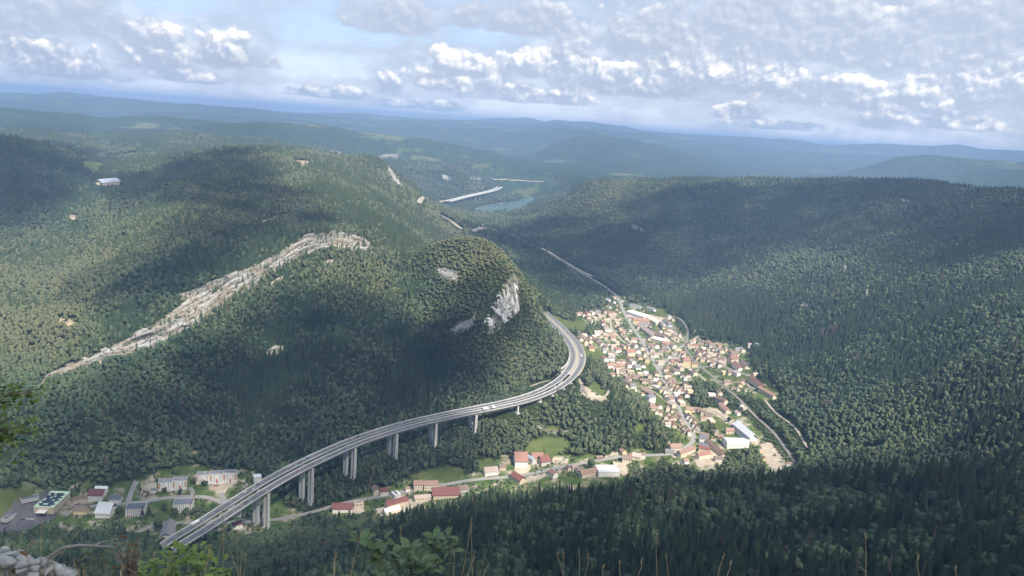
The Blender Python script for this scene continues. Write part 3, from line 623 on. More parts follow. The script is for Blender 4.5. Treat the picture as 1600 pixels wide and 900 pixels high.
# ------------------------------------------------------------------ limestone
def limestone(name, warm=0.5, scale=1.0, gain=1.0):
    m, nt, b = newmat(name, 0.9, 0.1)
    at = nt.nodes.new('ShaderNodeAttribute'); at.attribute_name = 'bed'; sp = nt.nodes.new('ShaderNodeSeparateXYZ'); nt.links.new(at.outputs['Vector'], sp.inputs[0])
    mp = nt.nodes.new('ShaderNodeCombineXYZ')
    nt.links.new(math_(nt, 'MULTIPLY', sp.outputs[0], 0.010 * scale), mp.inputs[0]); nt.links.new(math_(nt, 'MULTIPLY', sp.outputs[1], 0.085 * scale), mp.inputs[1])
    n1 = noise(nt, mp.outputs[0], 1.0, 7, .65, .6).outputs[0]
    geo = nt.nodes.new('ShaderNodeNewGeometry'); n2 = noise(nt, geo.outputs['Position'], 0.16, 5, .7).outputs[0]; n3 = noise(nt, geo.outputs['Position'], 0.02, 3, .6).outputs[0]
    r1 = ramp(nt, [(0.36, (0.06, 0.06, 0.05)), (0.44, (0.25, 0.245, 0.235)), (0.55, (0.42, 0.415, 0.40)), (0.70, (0.60, 0.60, 0.59))]); nt.links.new(n1, r1.inputs[0])
    r2 = ramp(nt, [(0.42, 0.0), (0.62, 1.0)]); nt.links.new(n3, r2.inputs[0])
    c = mixc(nt, math_(nt, 'MULTIPLY', r2.outputs[0], warm), r1.outputs[0], (0.36, 0.28, 0.17))
    r3 = ramp(nt, [(0.38, (0.22, 0.25, 0.18)), (0.52, (1, 1, 1))]); nt.links.new(n2, r3.inputs[0])
    c = mixc(nt, 0.85, c, r3.outputs[0], 'MULTIPLY'); c = mixc(nt, 1.0, c, (gain, gain, gain), 'MULTIPLY'); nt.links.new(c, b.inputs['Base Color'])
    return m
ROCKM = limestone('bedded_limestone', 0.45, 1.0, 0.78); ROCKM2 = limestone('pale_limestone', 0.25)
def cliff_mesh(name, H, th, rag, mat):
    ns, nt_ = H.shape[:2]
    ds = np.r_[0, np.cumsum(np.linalg.norm(np.diff(H[:, nt_ // 2], axis=0), axis=1))][:, None] * np.ones((1, nt_))
    dt = np.concatenate([np.zeros((ns, 1)), np.cumsum(np.linalg.norm(np.diff(H, axis=1), axis=2), axis=1)], 1)
    z = gz(H[..., 0], H[..., 1]); tt = np.linspace(-1, 1, nt_)[None, :]; ss = np.linspace(-1, 1, ns)[:, None]
    rg = fbm(ds * .6 + 50, dt * 2.2, 24, 5) * 1.0 + 0.6 * fbm(ds * 0.4, dt * 1.6, 9, 3)
    env = 1 - np.maximum(np.abs(tt) ** 2.5, np.abs(ss) ** 14) * 1.5 + rg * rag * 2.8 - rag * 0.75
    step = fbm(ds * 0.22, dt * 1.4, 9, 3) * 1.5                     # ledges along the beds
    push = np.where(env > 0, th * (0.35 + 0.55 * sstep(step, -0.25, 0.25) + 0.25 * step) * sstep(env, 0, 0.18), -3.0)
    gx_ = (gz(H[..., 0] + 6, H[..., 1]) - gz(H[..., 0] - 6, H[..., 1])) / 12; gy_ = (gz(H[..., 0], H[..., 1] + 6) - gz(H[..., 0], H[..., 1] - 6)) / 12
    n = np.stack([-gx_, -gy_, np.ones_like(gx_)], -1); n /= np.linalg.norm(n, axis=-1)[..., None]
    V = np.stack([H[..., 0], H[..., 1], z], -1) + n * push[..., None]
    I, J = np.meshgrid(np.arange(ns - 1), np.arange(nt_ - 1), indexing='ij'); a = (I * nt_ + J).ravel()
    F = np.stack([a, a + nt_, a + nt_ + 1, a + 1], 1)
    me = mesh_np(name, V.reshape(-1, 3), F, mat)
    at = me.attributes.new('bed', 'FLOAT_VECTOR', 'POINT'); at.data.foreach_set('vector', np.stack([ds, dt, ds * 0], -1).astype(np.float32).ravel())
    return me
def fine_grid(H, k):
    ns, nt_ = H.shape[:2]; fs = np.linspace(0, ns - 1, ns * k); ft = np.linspace(0, nt_ - 1, nt_ * k)
    i = np.minimum(fs.astype(int), ns - 2); a = (fs - i)[:, None, None]; G = H[i] * (1 - a) + H[i + 1] * a
    j = np.minimum(ft.astype(int), nt_ - 2); b = (ft - j)[None, :, None]; return G[:, j] * (1 - b) + G[:, j + 1] * b
for k, (nm, H, th, rag, L_) in enumerate(_bg):
    H = fine_grid(H, 3 if k < 2 else 2)
    structure('rock_outcrop', cliff_mesh('rock_outcrop', H, th, rag, ROCKM if k < 6 else ROCKM2))
# pinnacled cliff on the knoll: a steep face standing proud of the slope
def knoll_cliff():
    top = smoothline(hits([(750, 520), (757, 498), (770, 474), (781, 454), (789, 438), (800, 427), (808, 431)]), 2); top, _ = resample(top, 3.0)
    bot = smoothline(hits([(770, 525), (780, 516), (790, 506), (797, 500), (803, 494), (810, 488), (814, 484)]), 2); n = len(top)
    bot = np.stack([np.interp(np.linspace(0, 1, n), np.linspace(0, 1, len(bot)), bot[:, k]) for k in range(3)], 1)
    rows = 44; V = np.zeros((n, rows, 3)); t = np.linspace(0, 1, rows)
    s = np.arange(n) * 3.0
    for j, tj in enumerate(t):
        P = top * (1 - tj) + bot * tj; P[:, 2] = top[:, 2] * (1 - tj) + bot[:, 2] * tj
        V[:, j] = P
    nrm = np.array([0.80, -0.58, 0.15]); ss = np.linspace(0, 1, n)
    col = np.abs(fbm(s, s * 0, 17, 3))                      # vertical pillars and chimneys
    for j, tj in enumerate(t):
        bulge = math.sin(math.pi * min(1, tj * 1.0)) ** 0.6
        amp = 13 * bulge * (0.55 + fbm(s, np.full(n, tj * 26.0), 22, 4) * 1.0) - 17 * col * bulge + 4.5 * fbm(s, np.full(n, tj * 60), 7, 3)
        edge = np.minimum(ss, 1 - ss) * 8
        amp = np.where(edge < 1, amp * edge - 3 * (1 - edge), amp) - (3 if tj in (0, 1) else 0)
        V[:, j] += nrm * amp[:, None]; V[:, j, 2] = np.maximum(V[:, j, 2], gz(V[:, j, 0], V[:, j, 1]) - 3 + 2 * bulge + 3 * fbm(s, np.full(n, tj * 80), 14, 2))
    I, J = np.meshgrid(np.arange(n - 1), np.arange(rows - 1), indexing='ij'); a = (I * rows + J).ravel()
    me = mesh_np('knoll_cliff', V.reshape(-1, 3), np.stack([a, a + 1, a + rows + 1, a + rows], 1), limestone('white_cliff_stone', 0.12, 1.0, 1.7))
    at = me.attributes.new('bed', 'FLOAT_VECTOR', 'POINT'); at.data.foreach_set('vector', np.stack([V[..., 2] * 1.0, s[:, None] * np.ones((1, rows)), V[..., 2] * 0], -1).astype(np.float32).ravel())
    structure('cliff', me)
knoll_cliff()

# ------------------------------------------------------------------ lake
def lake():
    m, nt, b = newmat('lake_water', 0.12, 0.5); b.inputs['Base Color'].default_value = (0.10, 0.185, 0.20, 1)
    geo = nt.nodes.new('ShaderNodeNewGeometry'); bp = nt.nodes.new('ShaderNodeBump'); bp.inputs['Strength'].default_value = 0.25
    nt.links.new(noise(nt, geo.outputs['Position'], 0.3, 3).outputs[0], bp.inputs['Height']); nt.links.new(bp.outputs[0], b.inputs['Normal'])
    P = _lb[:-1].copy(); c = P.mean(0); P = c + (P - c) * 1.06; P[:, 2] = LAKE_Z
    mb = MB(); mb.poly(P, [tuple(range(len(P)))]); me = mb.mesh('lake', m)
    if me.polygons[0].normal.z < 0: me.flip_normals()
    structure('lake', me)
lake()

# ------------------------------------------------------------------ roads, lanes, railway
ASPHALT = plain('asphalt', (0.135, 0.135, 0.14), 0.85, 0.18, 0.4); PALEROAD = plain('worn_pale_asphalt', (0.28, 0.27, 0.25), 0.9, 0.15, 0.3)
GRAVELM = plain('pale_gravel', (0.36, 0.32, 0.25), 0.95, 0.15, 0.5); WHITEP = plain('road_paint', (0.75, 0.75, 0.73), 0.6, 0.05)
CONC = plain('weathered_concrete', (0.42, 0.42, 0.40), 0.85, 0.16, 0.22); CONCL = plain('pale_concrete', (0.55, 0.55, 0.53), 0.8, 0.08, 0.3)
METAL = plain('galvanised_steel', (0.40, 0.42, 0.44), 0.45, 0.1, 2.0, 0.5); BALLAST = plain('railway_ballast', (0.20, 0.18, 0.15), 0.95, 0.2, 0.6)
def ribbon_mesh(name, P, width, mat, lift=0.35, drape=True, off=0.0, cross=3):
    t = np.gradient(P[:, :2], axis=0); t /= np.linalg.norm(t, axis=1)[:, None] + 1e-9; n = np.stack([t[:, 1], -t[:, 0]], 1)
    V = []; us = np.linspace(-0.5, 0.5, cross)
    for u in us:
        q = P[:, :2] + n * (off + u * width); z = gz(q[:, 0], q[:, 1]) + lift if drape else P[:, 2] + lift
        V.append(np.c_[q, z])
    V = np.stack(V, 1)
    if drape:
        V[..., 2] = np.maximum(V[..., 2], V[..., 2].mean(1)[:, None] - 0.2)
    k = len(P); I, J = np.meshgrid(np.arange(k - 1), np.arange(cross - 1), indexing='ij'); a = (I * cross + J).ravel()
    F = np.stack([a, a + 1, a + cross + 1, a + cross], 1)
    me = mesh_np(name, V.reshape(-1, 3), F, mat)
    if me.polygons[0].normal.z < 0: me.flip_normals()
    return me
ROADS = []
def road(name, px, width, mat, lift=0.35, sm=2):
    P = hits(px); P = smoothline(P, sm); P, _ = resample(P, 7.0)
    ROADS.append((P, width)); structure(name, ribbon_mesh(name, P, width, mat, lift)); return P
MAIN = road('valley_road', [(236, 818), (300, 817), (400, 815), (450, 810), (485, 801), (530, 788), (560, 782), (600, 775), (640, 766), (700, 757), (745, 749), (790, 746), (830, 741), (868, 731), (905, 725), (945, 718), (985, 711), (1030, 712), (1056, 709), (1074, 699), (1085, 688), (1082, 675), (1072, 658), (1060, 636), (1048, 614), (1036, 592), (1024, 568), (1011, 547), (998, 526), (984, 505), (974, 486), (964, 462), (949, 450), (932, 440), (906, 426), (884, 412), (862, 397), (842, 387), (815, 375), (800, 366)], 9, PALEROAD)
road('village_street', [(1030, 576), (1040, 564), (1056, 548), (1066, 541), (1078, 535), (1092, 525)], 9, PALEROAD, 0.42)
road('village_street', [(921, 496), (928, 501), (940, 500), (950, 499), (955, 505), (954, 511), (963, 522), (970, 532), (985, 540)], 6, GRAVELM, 0.42)
road('village_street', [(932, 526), (940, 534), (948, 540), (956, 546), (966, 556)], 6, PALEROAD, 0.42)
road('village_street', [(1028, 578), (1045, 576), (1072, 576), (1100, 573), (1130, 573), (1145, 578), (1175, 590)], 6, PALEROAD, 0.42)
road('village_street', [(1078, 577), (1092, 585), (1104, 596)], 5, GRAVELM, 0.42)
road('village_street', [(985, 602), (998, 604), (1008, 605), (1024, 614), (1040, 627), (1050, 632)], 5, GRAVELM, 0.42)
road('village_street', [(1072, 641), (1090, 642), (1112, 640), (1128, 648), (1145, 664), (1165, 682), (1178, 694)], 7, GRAVELM, 0.45)
road('village_street', [(1041, 533), (1052, 536), (1058, 543), (1062, 545)], 6, GRAVELM, 0.45)
road('village_street', [(1128, 601), (1148, 598), (1170, 592), (1167, 603), (1180, 608)], 5, GRAVELM, 0.45)
road('town_street', [(100, 806), (120, 795), (150, 790), (190, 788), (225, 785), (260, 778), (300, 776), (325, 777), (345, 785), (365, 792)], 9, PALEROAD, 0.42)
road('town_street', [(200, 786), (204, 772), (209, 760), (214, 752)], 8, PALEROAD, 0.45)
road('town_street', [(300, 776), (302, 768), (296, 762)], 7, PALEROAD, 0.45)
road('town_street', [(345, 770), (348, 778), (356, 790)], 7, PALEROAD, 0.45)
road('town_street', [(205, 835), (240, 822), (270, 816)], 9, PALEROAD, 0.45)
road('hillside_track', [(886, 575), (878, 582), (868, 588), (850, 596), (836, 601), (828, 604)], 5, GRAVELM, 0.5)
road('hillside_track', [(906, 596), (912, 604), (905, 612), (918, 622), (938, 624), (948, 618), (952, 610)], 5, GRAVELM, 0.5)
road('riverside_track', [(1195, 625), (1240, 665), (1262, 700)], 4, GRAVELM, 0.5)
for q in ([(765, 278), (785, 279), (805, 281), (828, 283), (850, 284)], [(655, 318), (680, 315), (703, 313)], [(690, 338), (705, 345), (712, 352), (722, 358)], [(740, 362), (752, 359), (760, 356)], [(845, 388), (872, 402), (898, 420), (925, 432)]):
    road('distant_road', q, 9 if q[0][0] == 765 else 20, GRAVELM, 1.2)
RAIL = road('railway_bed', [(1052, 494), (1064, 499), (1071, 507), (1075, 517), (1074, 528), (1071, 538), (1072, 548), (1082, 560), (1092, 571), (1105, 582), (1130, 602), (1150, 620), (1172, 642), (1200, 668), (1222, 692), (1236, 712), (1242, 724)], 6, BALLAST, 0.6)
for s in (-0.75, 0.75):
    structure('rail', ribbon_mesh('rail', RAIL, 0.3, METAL, 0.85, True, s, 2))
# centre dashes on the main road
def dashes(name, P, off, w, dash, gap, lift, drape=False, mat=None, s0=0, s1=1e9):
    Q, t = resample(P, 2.0); mb = MB(); per = dash + gap
    tt = np.gradient(Q[:, :2], axis=0); tt /= np.linalg.norm(tt, axis=1)[:, None]; n = np.stack([tt[:, 1], -tt[:, 0]], 1)
    k = 0
    while k * 2.0 < t[-1] - dash:
        if s0 <= t[k] <= s1:
            j = min(len(Q) - 1, k + max(1, int(dash / 2))); pts = []
            for i, sgn in ((k, -1), (k, 1), (j, 1), (j, -1)):
                q = Q[i, :2] + n[i] * (off + sgn * w / 2); z = (gz(q[0], q[1]) if drape else Q[i, 2]) + lift; pts.append((q[0], q[1], float(z)))
            mb.poly(pts, [(0, 1, 2, 3)])
        k += max(1, int(per / 2))
    me = mb.mesh(name, mat or WHITEP)
    if len(me.polygons) and me.polygons[0].normal.z < 0: me.flip_normals()
    return me

# ------------------------------------------------------------------ viaduct
DECK_OFF, DECK_W = 9.8, 12.6
def sweep(name, P, prof, mat, caps=True):
    """profile (offset to the right, height) swept along P"""
    t = np.gradient(P[:, :2], axis=0); t /= np.linalg.norm(t, axis=1)[:, None]; n = np.stack([t[:, 1], -t[:, 0]], 1)
    k = len(prof); V = np.array([[(p[0] + nn[0] * o, p[1] + nn[1] * o, p[2] + h) for o, h in prof] for p, nn in zip(P, n)]).reshape(-1, 3)
    F = []
    for i in range(len(P) - 1):
        for j in range(k):
            a = i * k + j; b = i * k + (j + 1) % k; F.append((a, b, b + k, a + k))
    me = bpy.data.meshes.new(name); F = F + ([tuple(range(k))[::-1], tuple(range((len(P) - 1) * k, len(P) * k))] if caps else [])
    me.from_pydata([tuple(v) for v in V], [], F); me.materials.append(mat)
    bm = bmesh.new(); bm.from_mesh(me); bmesh.ops.recalc_face_normals(bm, faces=bm.faces); bm.to_mesh(me); bm.free(); me.update()
    return me
def deck_line(side, s0=0, s1=1e9):
    m = (HS >= s0) & (HS <= s1); P = HWY[m].copy(); P[:, :2] += HN[m] * side * DECK_OFF; return P
base = HWY[len(HWY) // 2]
VIA = thing('motorway_viaduct', 'long curved twin-deck concrete motorway viaduct on tall paired piers above the valley', 'viaduct', (0, 0, 0))
for side in (-1, 1):
    lab = 'hill-side carriageway deck' if side < 0 else 'valley-side carriageway deck'
    P = deck_line(side, 0, S_GRADE)
    dk = part('deck', sweep('deck', P, [(-6.3, -0.1), (-6.3, -0.45), (-3.4, -1.0), (-2.6, -4.6), (2.6, -4.6), (3.4, -1.0), (6.3, -0.45), (6.3, -0.1)], CONC), VIA, label=lab)
    Pa = deck_line(side)
    part('road_surface', ribbon_mesh('road_surface', Pa, 11.2, ASPHALT, 0.02, False), dk)
    for sd_ in (-1, 1):
        part('parapet', sweep('parapet', Pa, [(sd_ * 5.7, 0.0), (sd_ * 6.35, 0.0), (sd_ * 6.35, 1.05), (sd_ * 5.95, 1.05)], CONCL), dk)
        part('edge_line', ribbon_mesh('edge_line', Pa, 0.35, WHITEP, 0.06, False, sd_ * 4.4, 2), dk)
    part('lane_marking', dashes('lane_marking', Pa, 0.6 * side, 0.3, 6, 10, 0.06), dk, kind='stuff')
def pier_mesh(h, w=7.2, d=3.2):
    """two slender blades joined by a recessed web, slightly flared at the foot"""
    mb = MB()
    for sx in (-1, 1):
        x = sx * (w / 2 - 1.0); a, b = 1.0, d / 2; f = 1.0 + 0.004 * h
        mb.poly([(x - a, -b * f, -h), (x + a, -b * f, -h), (x + a, b * f, -h), (x - a, b * f, -h), (x - a, -b, 0), (x + a, -b, 0), (x + a, b, 0), (x - a, b, 0)],
                [(3, 2, 1, 0), (4, 5, 6, 7), (0, 1, 5, 4), (1, 2, 6, 5), (2, 3, 7, 6), (3, 0, 4, 7)])
    mb.box((0, 0, -h / 2), (w - 4, d * 0.45, h))
    return mb
IMP = []
PIERS = [(408, 823, 5), (481, 785, 9), (546, 746, 22), (616, 717, 36), (684, 701, 45), (748, 684, 57), (812, 650, 84)]
def foot_station(px, py, z):
    p = at_z(px, py, z); return HS[np.argmin((HWY[:, 0] - p[0]) ** 2 + (HWY[:, 1] - p[1]) ** 2)]
_ps = [foot_station(*p) for p in PIERS] + [station(840, 618, 109), station(858, 610, 110.5), station(874, 600, 112.5), station(885, 591, 114)]
print('piers at', [round(float(s)) for s in _ps], 'grade', round(float(S_GRADE)))
for k, s in enumerate(_ps):
    i = int(np.argmin(np.abs(HS - s)))
    for side in (-1, 1):
        x, y = HWY[i, :2] + HN[i] * side * DECK_OFF; zt = HWY[i, 2] - 4.6; g = float(gz(x, y)); h = zt - g + 3
        if h < 3.2: continue
        w = 8.4 if k < 6 else 5.0; IMP.append((x, y, 7))
        pr = part('pier', pier_mesh(h, w, 4.2 if k < 6 else 2.6).mesh('pier', CONCL), VIA, (x, y, zt), (0, 0, math.atan2(HN[i, 1], HN[i, 0])))
        part('footing', MB().box((0, 0, 0), (w + 4, 7, 2.4)).mesh('footing', CONC), pr, (0, 0, -h + 2.6))
# motorway lying on the hillside beyond the last pier, and the gallery wall above the bend
structure('motorway_verge', ribbon_mesh('motorway_verge', HWY[HS > S_GRADE - 6], 36, GRAVELM, -0.35, False, 0, 5))
def wallrun(name, px, h, th, mat, lab):
    P, _ = resample(smoothline(hits(px), 2), 5.0); P[:, 2] = gz(P[:, 0], P[:, 1])
    o = thing(name, lab, 'wall', tuple(P[0]), 0, None, None)
    me = sweep(name, P - np.array([P[0]]), [(-th / 2, -2), (th / 2, -2), (th / 2, h), (-th / 2, h)], mat); part('wall_panel', me, o)
wallrun('retaining_wall', [(867, 583), (876, 579), (885, 572), (889, 562), (890, 553)], 4.0, 1.2, CONCL, 'curved pale retaining wall on the hillside above the motorway bend')
# far viaduct beyond the knoll
def far_viaduct():
    P = np.array([at_z(x, y, z) for x, y, z in ((700, 314, 146), (735, 305, 150), (760, 300, 153), (775, 296, 155), (781, 292, 157))]); P, s = resample(smoothline(P, 2), 20)
    IMP.extend([(float(q[0]), float(q[1]), 35) for q in P])
    t = thing('distant_viaduct', 'small far-off twin-deck viaduct above the lake', 'viaduct', (0, 0, 0))
    for side in (-1, 1):
        part('deck', sweep('deck', P, [(side * 13 - 6, -3), (side * 13 + 6, -3), (side * 13 + 6, 1), (side * 13 - 6, 1)], CONCL), t)
    for i in range(2, len(P) - 1, 4):
        g = float(gz(P[i, 0], P[i, 1])); h = max(4, P[i, 2] - g + 4)
        part('pier', MB().box((0, 0, -h / 2), (5, 5, h)).mesh('pier', CONC), t, (P[i, 0], P[i, 1], P[i, 2] - 3))
far_viaduct()

# ------------------------------------------------------------------ buildings
ROOFC = {'terracotta': (0.30, 0.20, 0.165), 'red': (0.29, 0.165, 0.135), 'orange': (0.38, 0.235, 0.175), 'brown': (0.22, 0.165, 0.14), 'grey': (0.25, 0.25, 0.26), 'pale': (0.42, 0.34, 0.30), 'maroon': (0.20, 0.09, 0.08), 'blue-grey': (0.36, 0.41, 0.48), 'white': (0.72, 0.74, 0.76), 'slate': (0.15, 0.16, 0.19)}
WALLC = {'cream': (0.60, 0.53, 0.42), 'white': (0.72, 0.70, 0.66), 'yellow': (0.60, 0.50, 0.30), 'beige': (0.54, 0.46, 0.36), 'grey': (0.46, 0.45, 0.43), 'brown': (0.20, 0.14, 0.10), 'blue': (0.42, 0.52, 0.66), 'ochre': (0.58, 0.40, 0.20)}
def tile_mat(k, c):
    m, nt, b = newmat(k + '_roof', 0.85, 0.15)
    geo = nt.nodes.new('ShaderNodeNewGeometry'); oi = nt.nodes.new('ShaderNodeObjectInfo')
    n = noise(nt, geo.outputs['Position'], 0.5, 5, .65).outputs[0]; wv = nt.nodes.new('ShaderNodeTexWave'); wv.inputs['Scale'].default_value = 1.1; wv.inputs['Distortion'].default_value = 1.5
    tcn = nt.nodes.new('ShaderNodeTexCoord'); nt.links.new(tcn.outputs['Object'], wv.inputs['Vector'])
    r = ramp(nt, [(0.25, tuple(x * .7 for x in c)), (0.55, c), (0.8, tuple(min(1, x * 1.25) for x in c))])
    v = math_(nt, 'ADD', math_(nt, 'MULTIPLY', n, 0.7), math_(nt, 'MULTIPLY', oi.outputs['Random'], 0.3)); nt.links.new(v, r.inputs[0])
    nt.links.new(r.outputs[0], b.inputs['Base Color']); return m
RM = {k: tile_mat(k, c) for k, c in ROOFC.items()}
WM = {k: plain(k + '_render', c, 0.9, 0.1, 0.35, 0.1) for k, c in WALLC.items()}
PANE = plain('dark_glass', (0.05, 0.06, 0.075), 0.25, 0.2, 1.0, 0.5); SHUT = plain('painted_shutter', (0.24, 0.17, 0.12), 0.8, 0.2, 1.0)
RH = 0.42
def wall_unit(mat, gable=True):
    mb = MB(); g = 1 + RH if gable else 1
    P = [(-.5, -.5, -.6), (.5, -.5, -.6), (.5, .5, -.6), (-.5, .5, -.6), (-.5, -.5, 1), (.5, -.5, 1), (.5, .5, 1), (-.5, .5, 1), (-.5, 0, g), (.5, 0, g)]
    if gable: mb.poly(P, [(0, 1, 5, 4), (2, 3, 7, 6), (1, 2, 6, 9, 5), (3, 0, 4, 8, 7), (4, 5, 9, 8), (6, 7, 8, 9)])
    else: mb.poly(P[:8], [(0, 1, 5, 4), (1, 2, 6, 5), (2, 3, 7, 6), (3, 0, 4, 7), (4, 5, 6, 7)])
    return mb.mesh('house_wall', mat)
def roof_unit(mat, hip=0.0):
    mb = MB(); o = .045; t = .06; h = 1 + RH; hx = .55 - hip; ed = 1 - RH * o * 2
    for s in (-1, 1):
        mb.poly([(-.55, s * (.5 + o), ed), (.55, s * (.5 + o), ed), (hx, 0, h + t), (-hx, 0, h + t), (-.55, s * (.5 + o), ed + t), (.55, s * (.5 + o), ed + t), (hx, 0, h + 2 * t), (-hx, 0, h + 2 * t)],
                [(0, 1, 2, 3), (4, 5, 6, 7), (0, 1, 5, 4), (1, 2, 6, 5), (2, 3, 7, 6), (3, 0, 4, 7)])
        if hip: mb.poly([(s * .55, -.5 - o, ed + t), (s * .55, .5 + o, ed + t), (s * hx, 0, h + 2 * t)], [(0, 1, 2)])
    return mb.mesh('house_roof', mat)
WU = {k: wall_unit(m) for k, m in WM.items()}; WF = {k: wall_unit(m, False) for k, m in WM.items()}
RU = {k: roof_unit(m) for k, m in RM.items()}; RHIP = {k: roof_unit(m, 0.25) for k, m in RM.items()}
def arch_unit(mat):
    mb = MB(); n = 9; P = []
    for i in range(n + 1):
        a = math.pi * i / n; P.append((-math.cos(a) * .52, 1 + math.sin(a) * .38))
    for x in (-.51, .51): 
        mb.v += [(x, y, z) for y, z in P]
    for i in range(n): mb.f.append((i, i + 1, i + n + 2, i + n + 1))
    mb.f.append(tuple(range(n + 1))); mb.f.append(tuple(range(n + 1, 2 * n + 2))[::-1]); return mb.mesh('arched_roof', mat)
ARCH = {k: arch_unit(RM[k]) for k in ('white', 'blue-grey', 'grey')}
CHIM = MB().box((0, 0, 0), (1, 1, 1)).mesh('chimney_stack', plain('brick', (0.30, 0.17, 0.12), .9)); UNITP = MB().box((0, 0, 0), (1, 1, 1)).mesh('window_pane', PANE)
SHU = MB().box((0, 0, 0), (1, 1, 1)).mesh('window_shutter', SHUT); CONCB = MB().box((0, 0, 0), (1, 1, 1)).mesh('roof_edge', CONCL)
HLIST = []
def ypr(x, y):
    best = (1e9, 0)
    for P, w in ROADS:
        d = np.hypot(P[:, 0] - x, P[:, 1] - y); i = int(np.argmin(d))
        if d[i] < best[0]:
            j = min(i + 1, len(P) - 1); k = max(i - 1, 0); best = (d[i], math.atan2(P[j, 1] - P[k, 1], P[j, 0] - P[k, 0]))
    return best
def building(x, y, L, W, H, yaw, roof, wall, label, name='house', cat='house', style='gable', group=None, win=0, z=None, floors=1, chimney=True):
    z = float(gz(x, y)) if z is None else z
    t = thing(name, label, cat, (x, y, z + .1), yaw, group)
    if style in ('gable', 'hip'):
        hh = H; part('wall', WU[wall] if style == 'gable' else WF[wall], t, (0, 0, 0), (0, 0, 0), (L, W, hh))
        k = (W * .36) / (hh * RH)                       # roof pitch independent of eaves height
        r = part('roof', (RU if style == 'gable' else RHIP)[roof], t, (0, 0, hh * (1 - k)), (0, 0, 0), (L, W, hh * k))
        t.children[0].scale = (L, W, hh)
        if style == 'gable':                            # keep gable wall under the roof
            t.children[0].scale = (L, W, hh * k) ; t.children[0].location = (0, 0, hh * (1 - k))
            if hh * (1 - k) - .6 * hh * k > -1.5 : part('lower_wall', WF[wall], t, (0, 0, 0), (0, 0, 0), (L * .998, W * .998, hh * .97))
        if chimney:
            c = part('chimney', CHIM, t, (L * .22, W * .12, hh + W * .33), (0, 0, 0), (.9, .7, 2.2))
    elif style == 'flat':
        part('wall', WF[wall], t, (0, 0, 0), (0, 0, 0), (L, W, H))
        r = part('roof', MB().box((0, 0, 0), (1, 1, 1)).mesh('flat_roof', RM[roof]), t, (0, 0, H + .12), (0, 0, 0), (L - .6, W - .6, .4))
        for sx, sy, dx, dy in ((0, -1, L + .3, .5), (0, 1, L + .3, .5), (-1, 0, .5, W + .3), (1, 0, .5, W + .3)):
            part('roof_edge', CONCB, t, (sx * (L / 2), sy * (W / 2), H + .25), (0, 0, 0), (dx, dy, .7))
    elif style == 'arch':
        part('wall', WF[wall], t, (0, 0, 0), (0, 0, 0), (L, W, H)); part('roof', ARCH[roof], t, (0, 0, H - W * .32), (0, 0, 0), (L, W, W * .32) )
        t.children[1].location = (0, 0, H - W * .32 + 0.05)
    if win:
        # windows and doors on the long and end walls
        nfl = max(1, floors)
        for sd_ in (-1, 1):
            for f in range(nfl):
                for i in range(win):
                    xx = (i + .5) / win * L * .9 - L * .45; zz = (f + .55) * H / nfl
                    w_ = part('window', UNITP, t, (xx, sd_ * (W / 2 + .06), zz), (0, 0, 0), (1.3, .12, 1.5))
    return t
def bpx(a, b, W, H, roof, wall, label, **k):
    """long building whose ground axis runs between two photo points"""
    A = hit(*a); B = hit(*b); L = math.hypot(B[0] - A[0], B[1] - A[1]); c = (A + B) / 2
    HLIST.append((c[0], c[1], max(L, W) * .5)); return building(c[0], c[1], L, W, H, math.atan2(B[1] - A[1], B[0] - A[0]), roof, wall, label, **k)

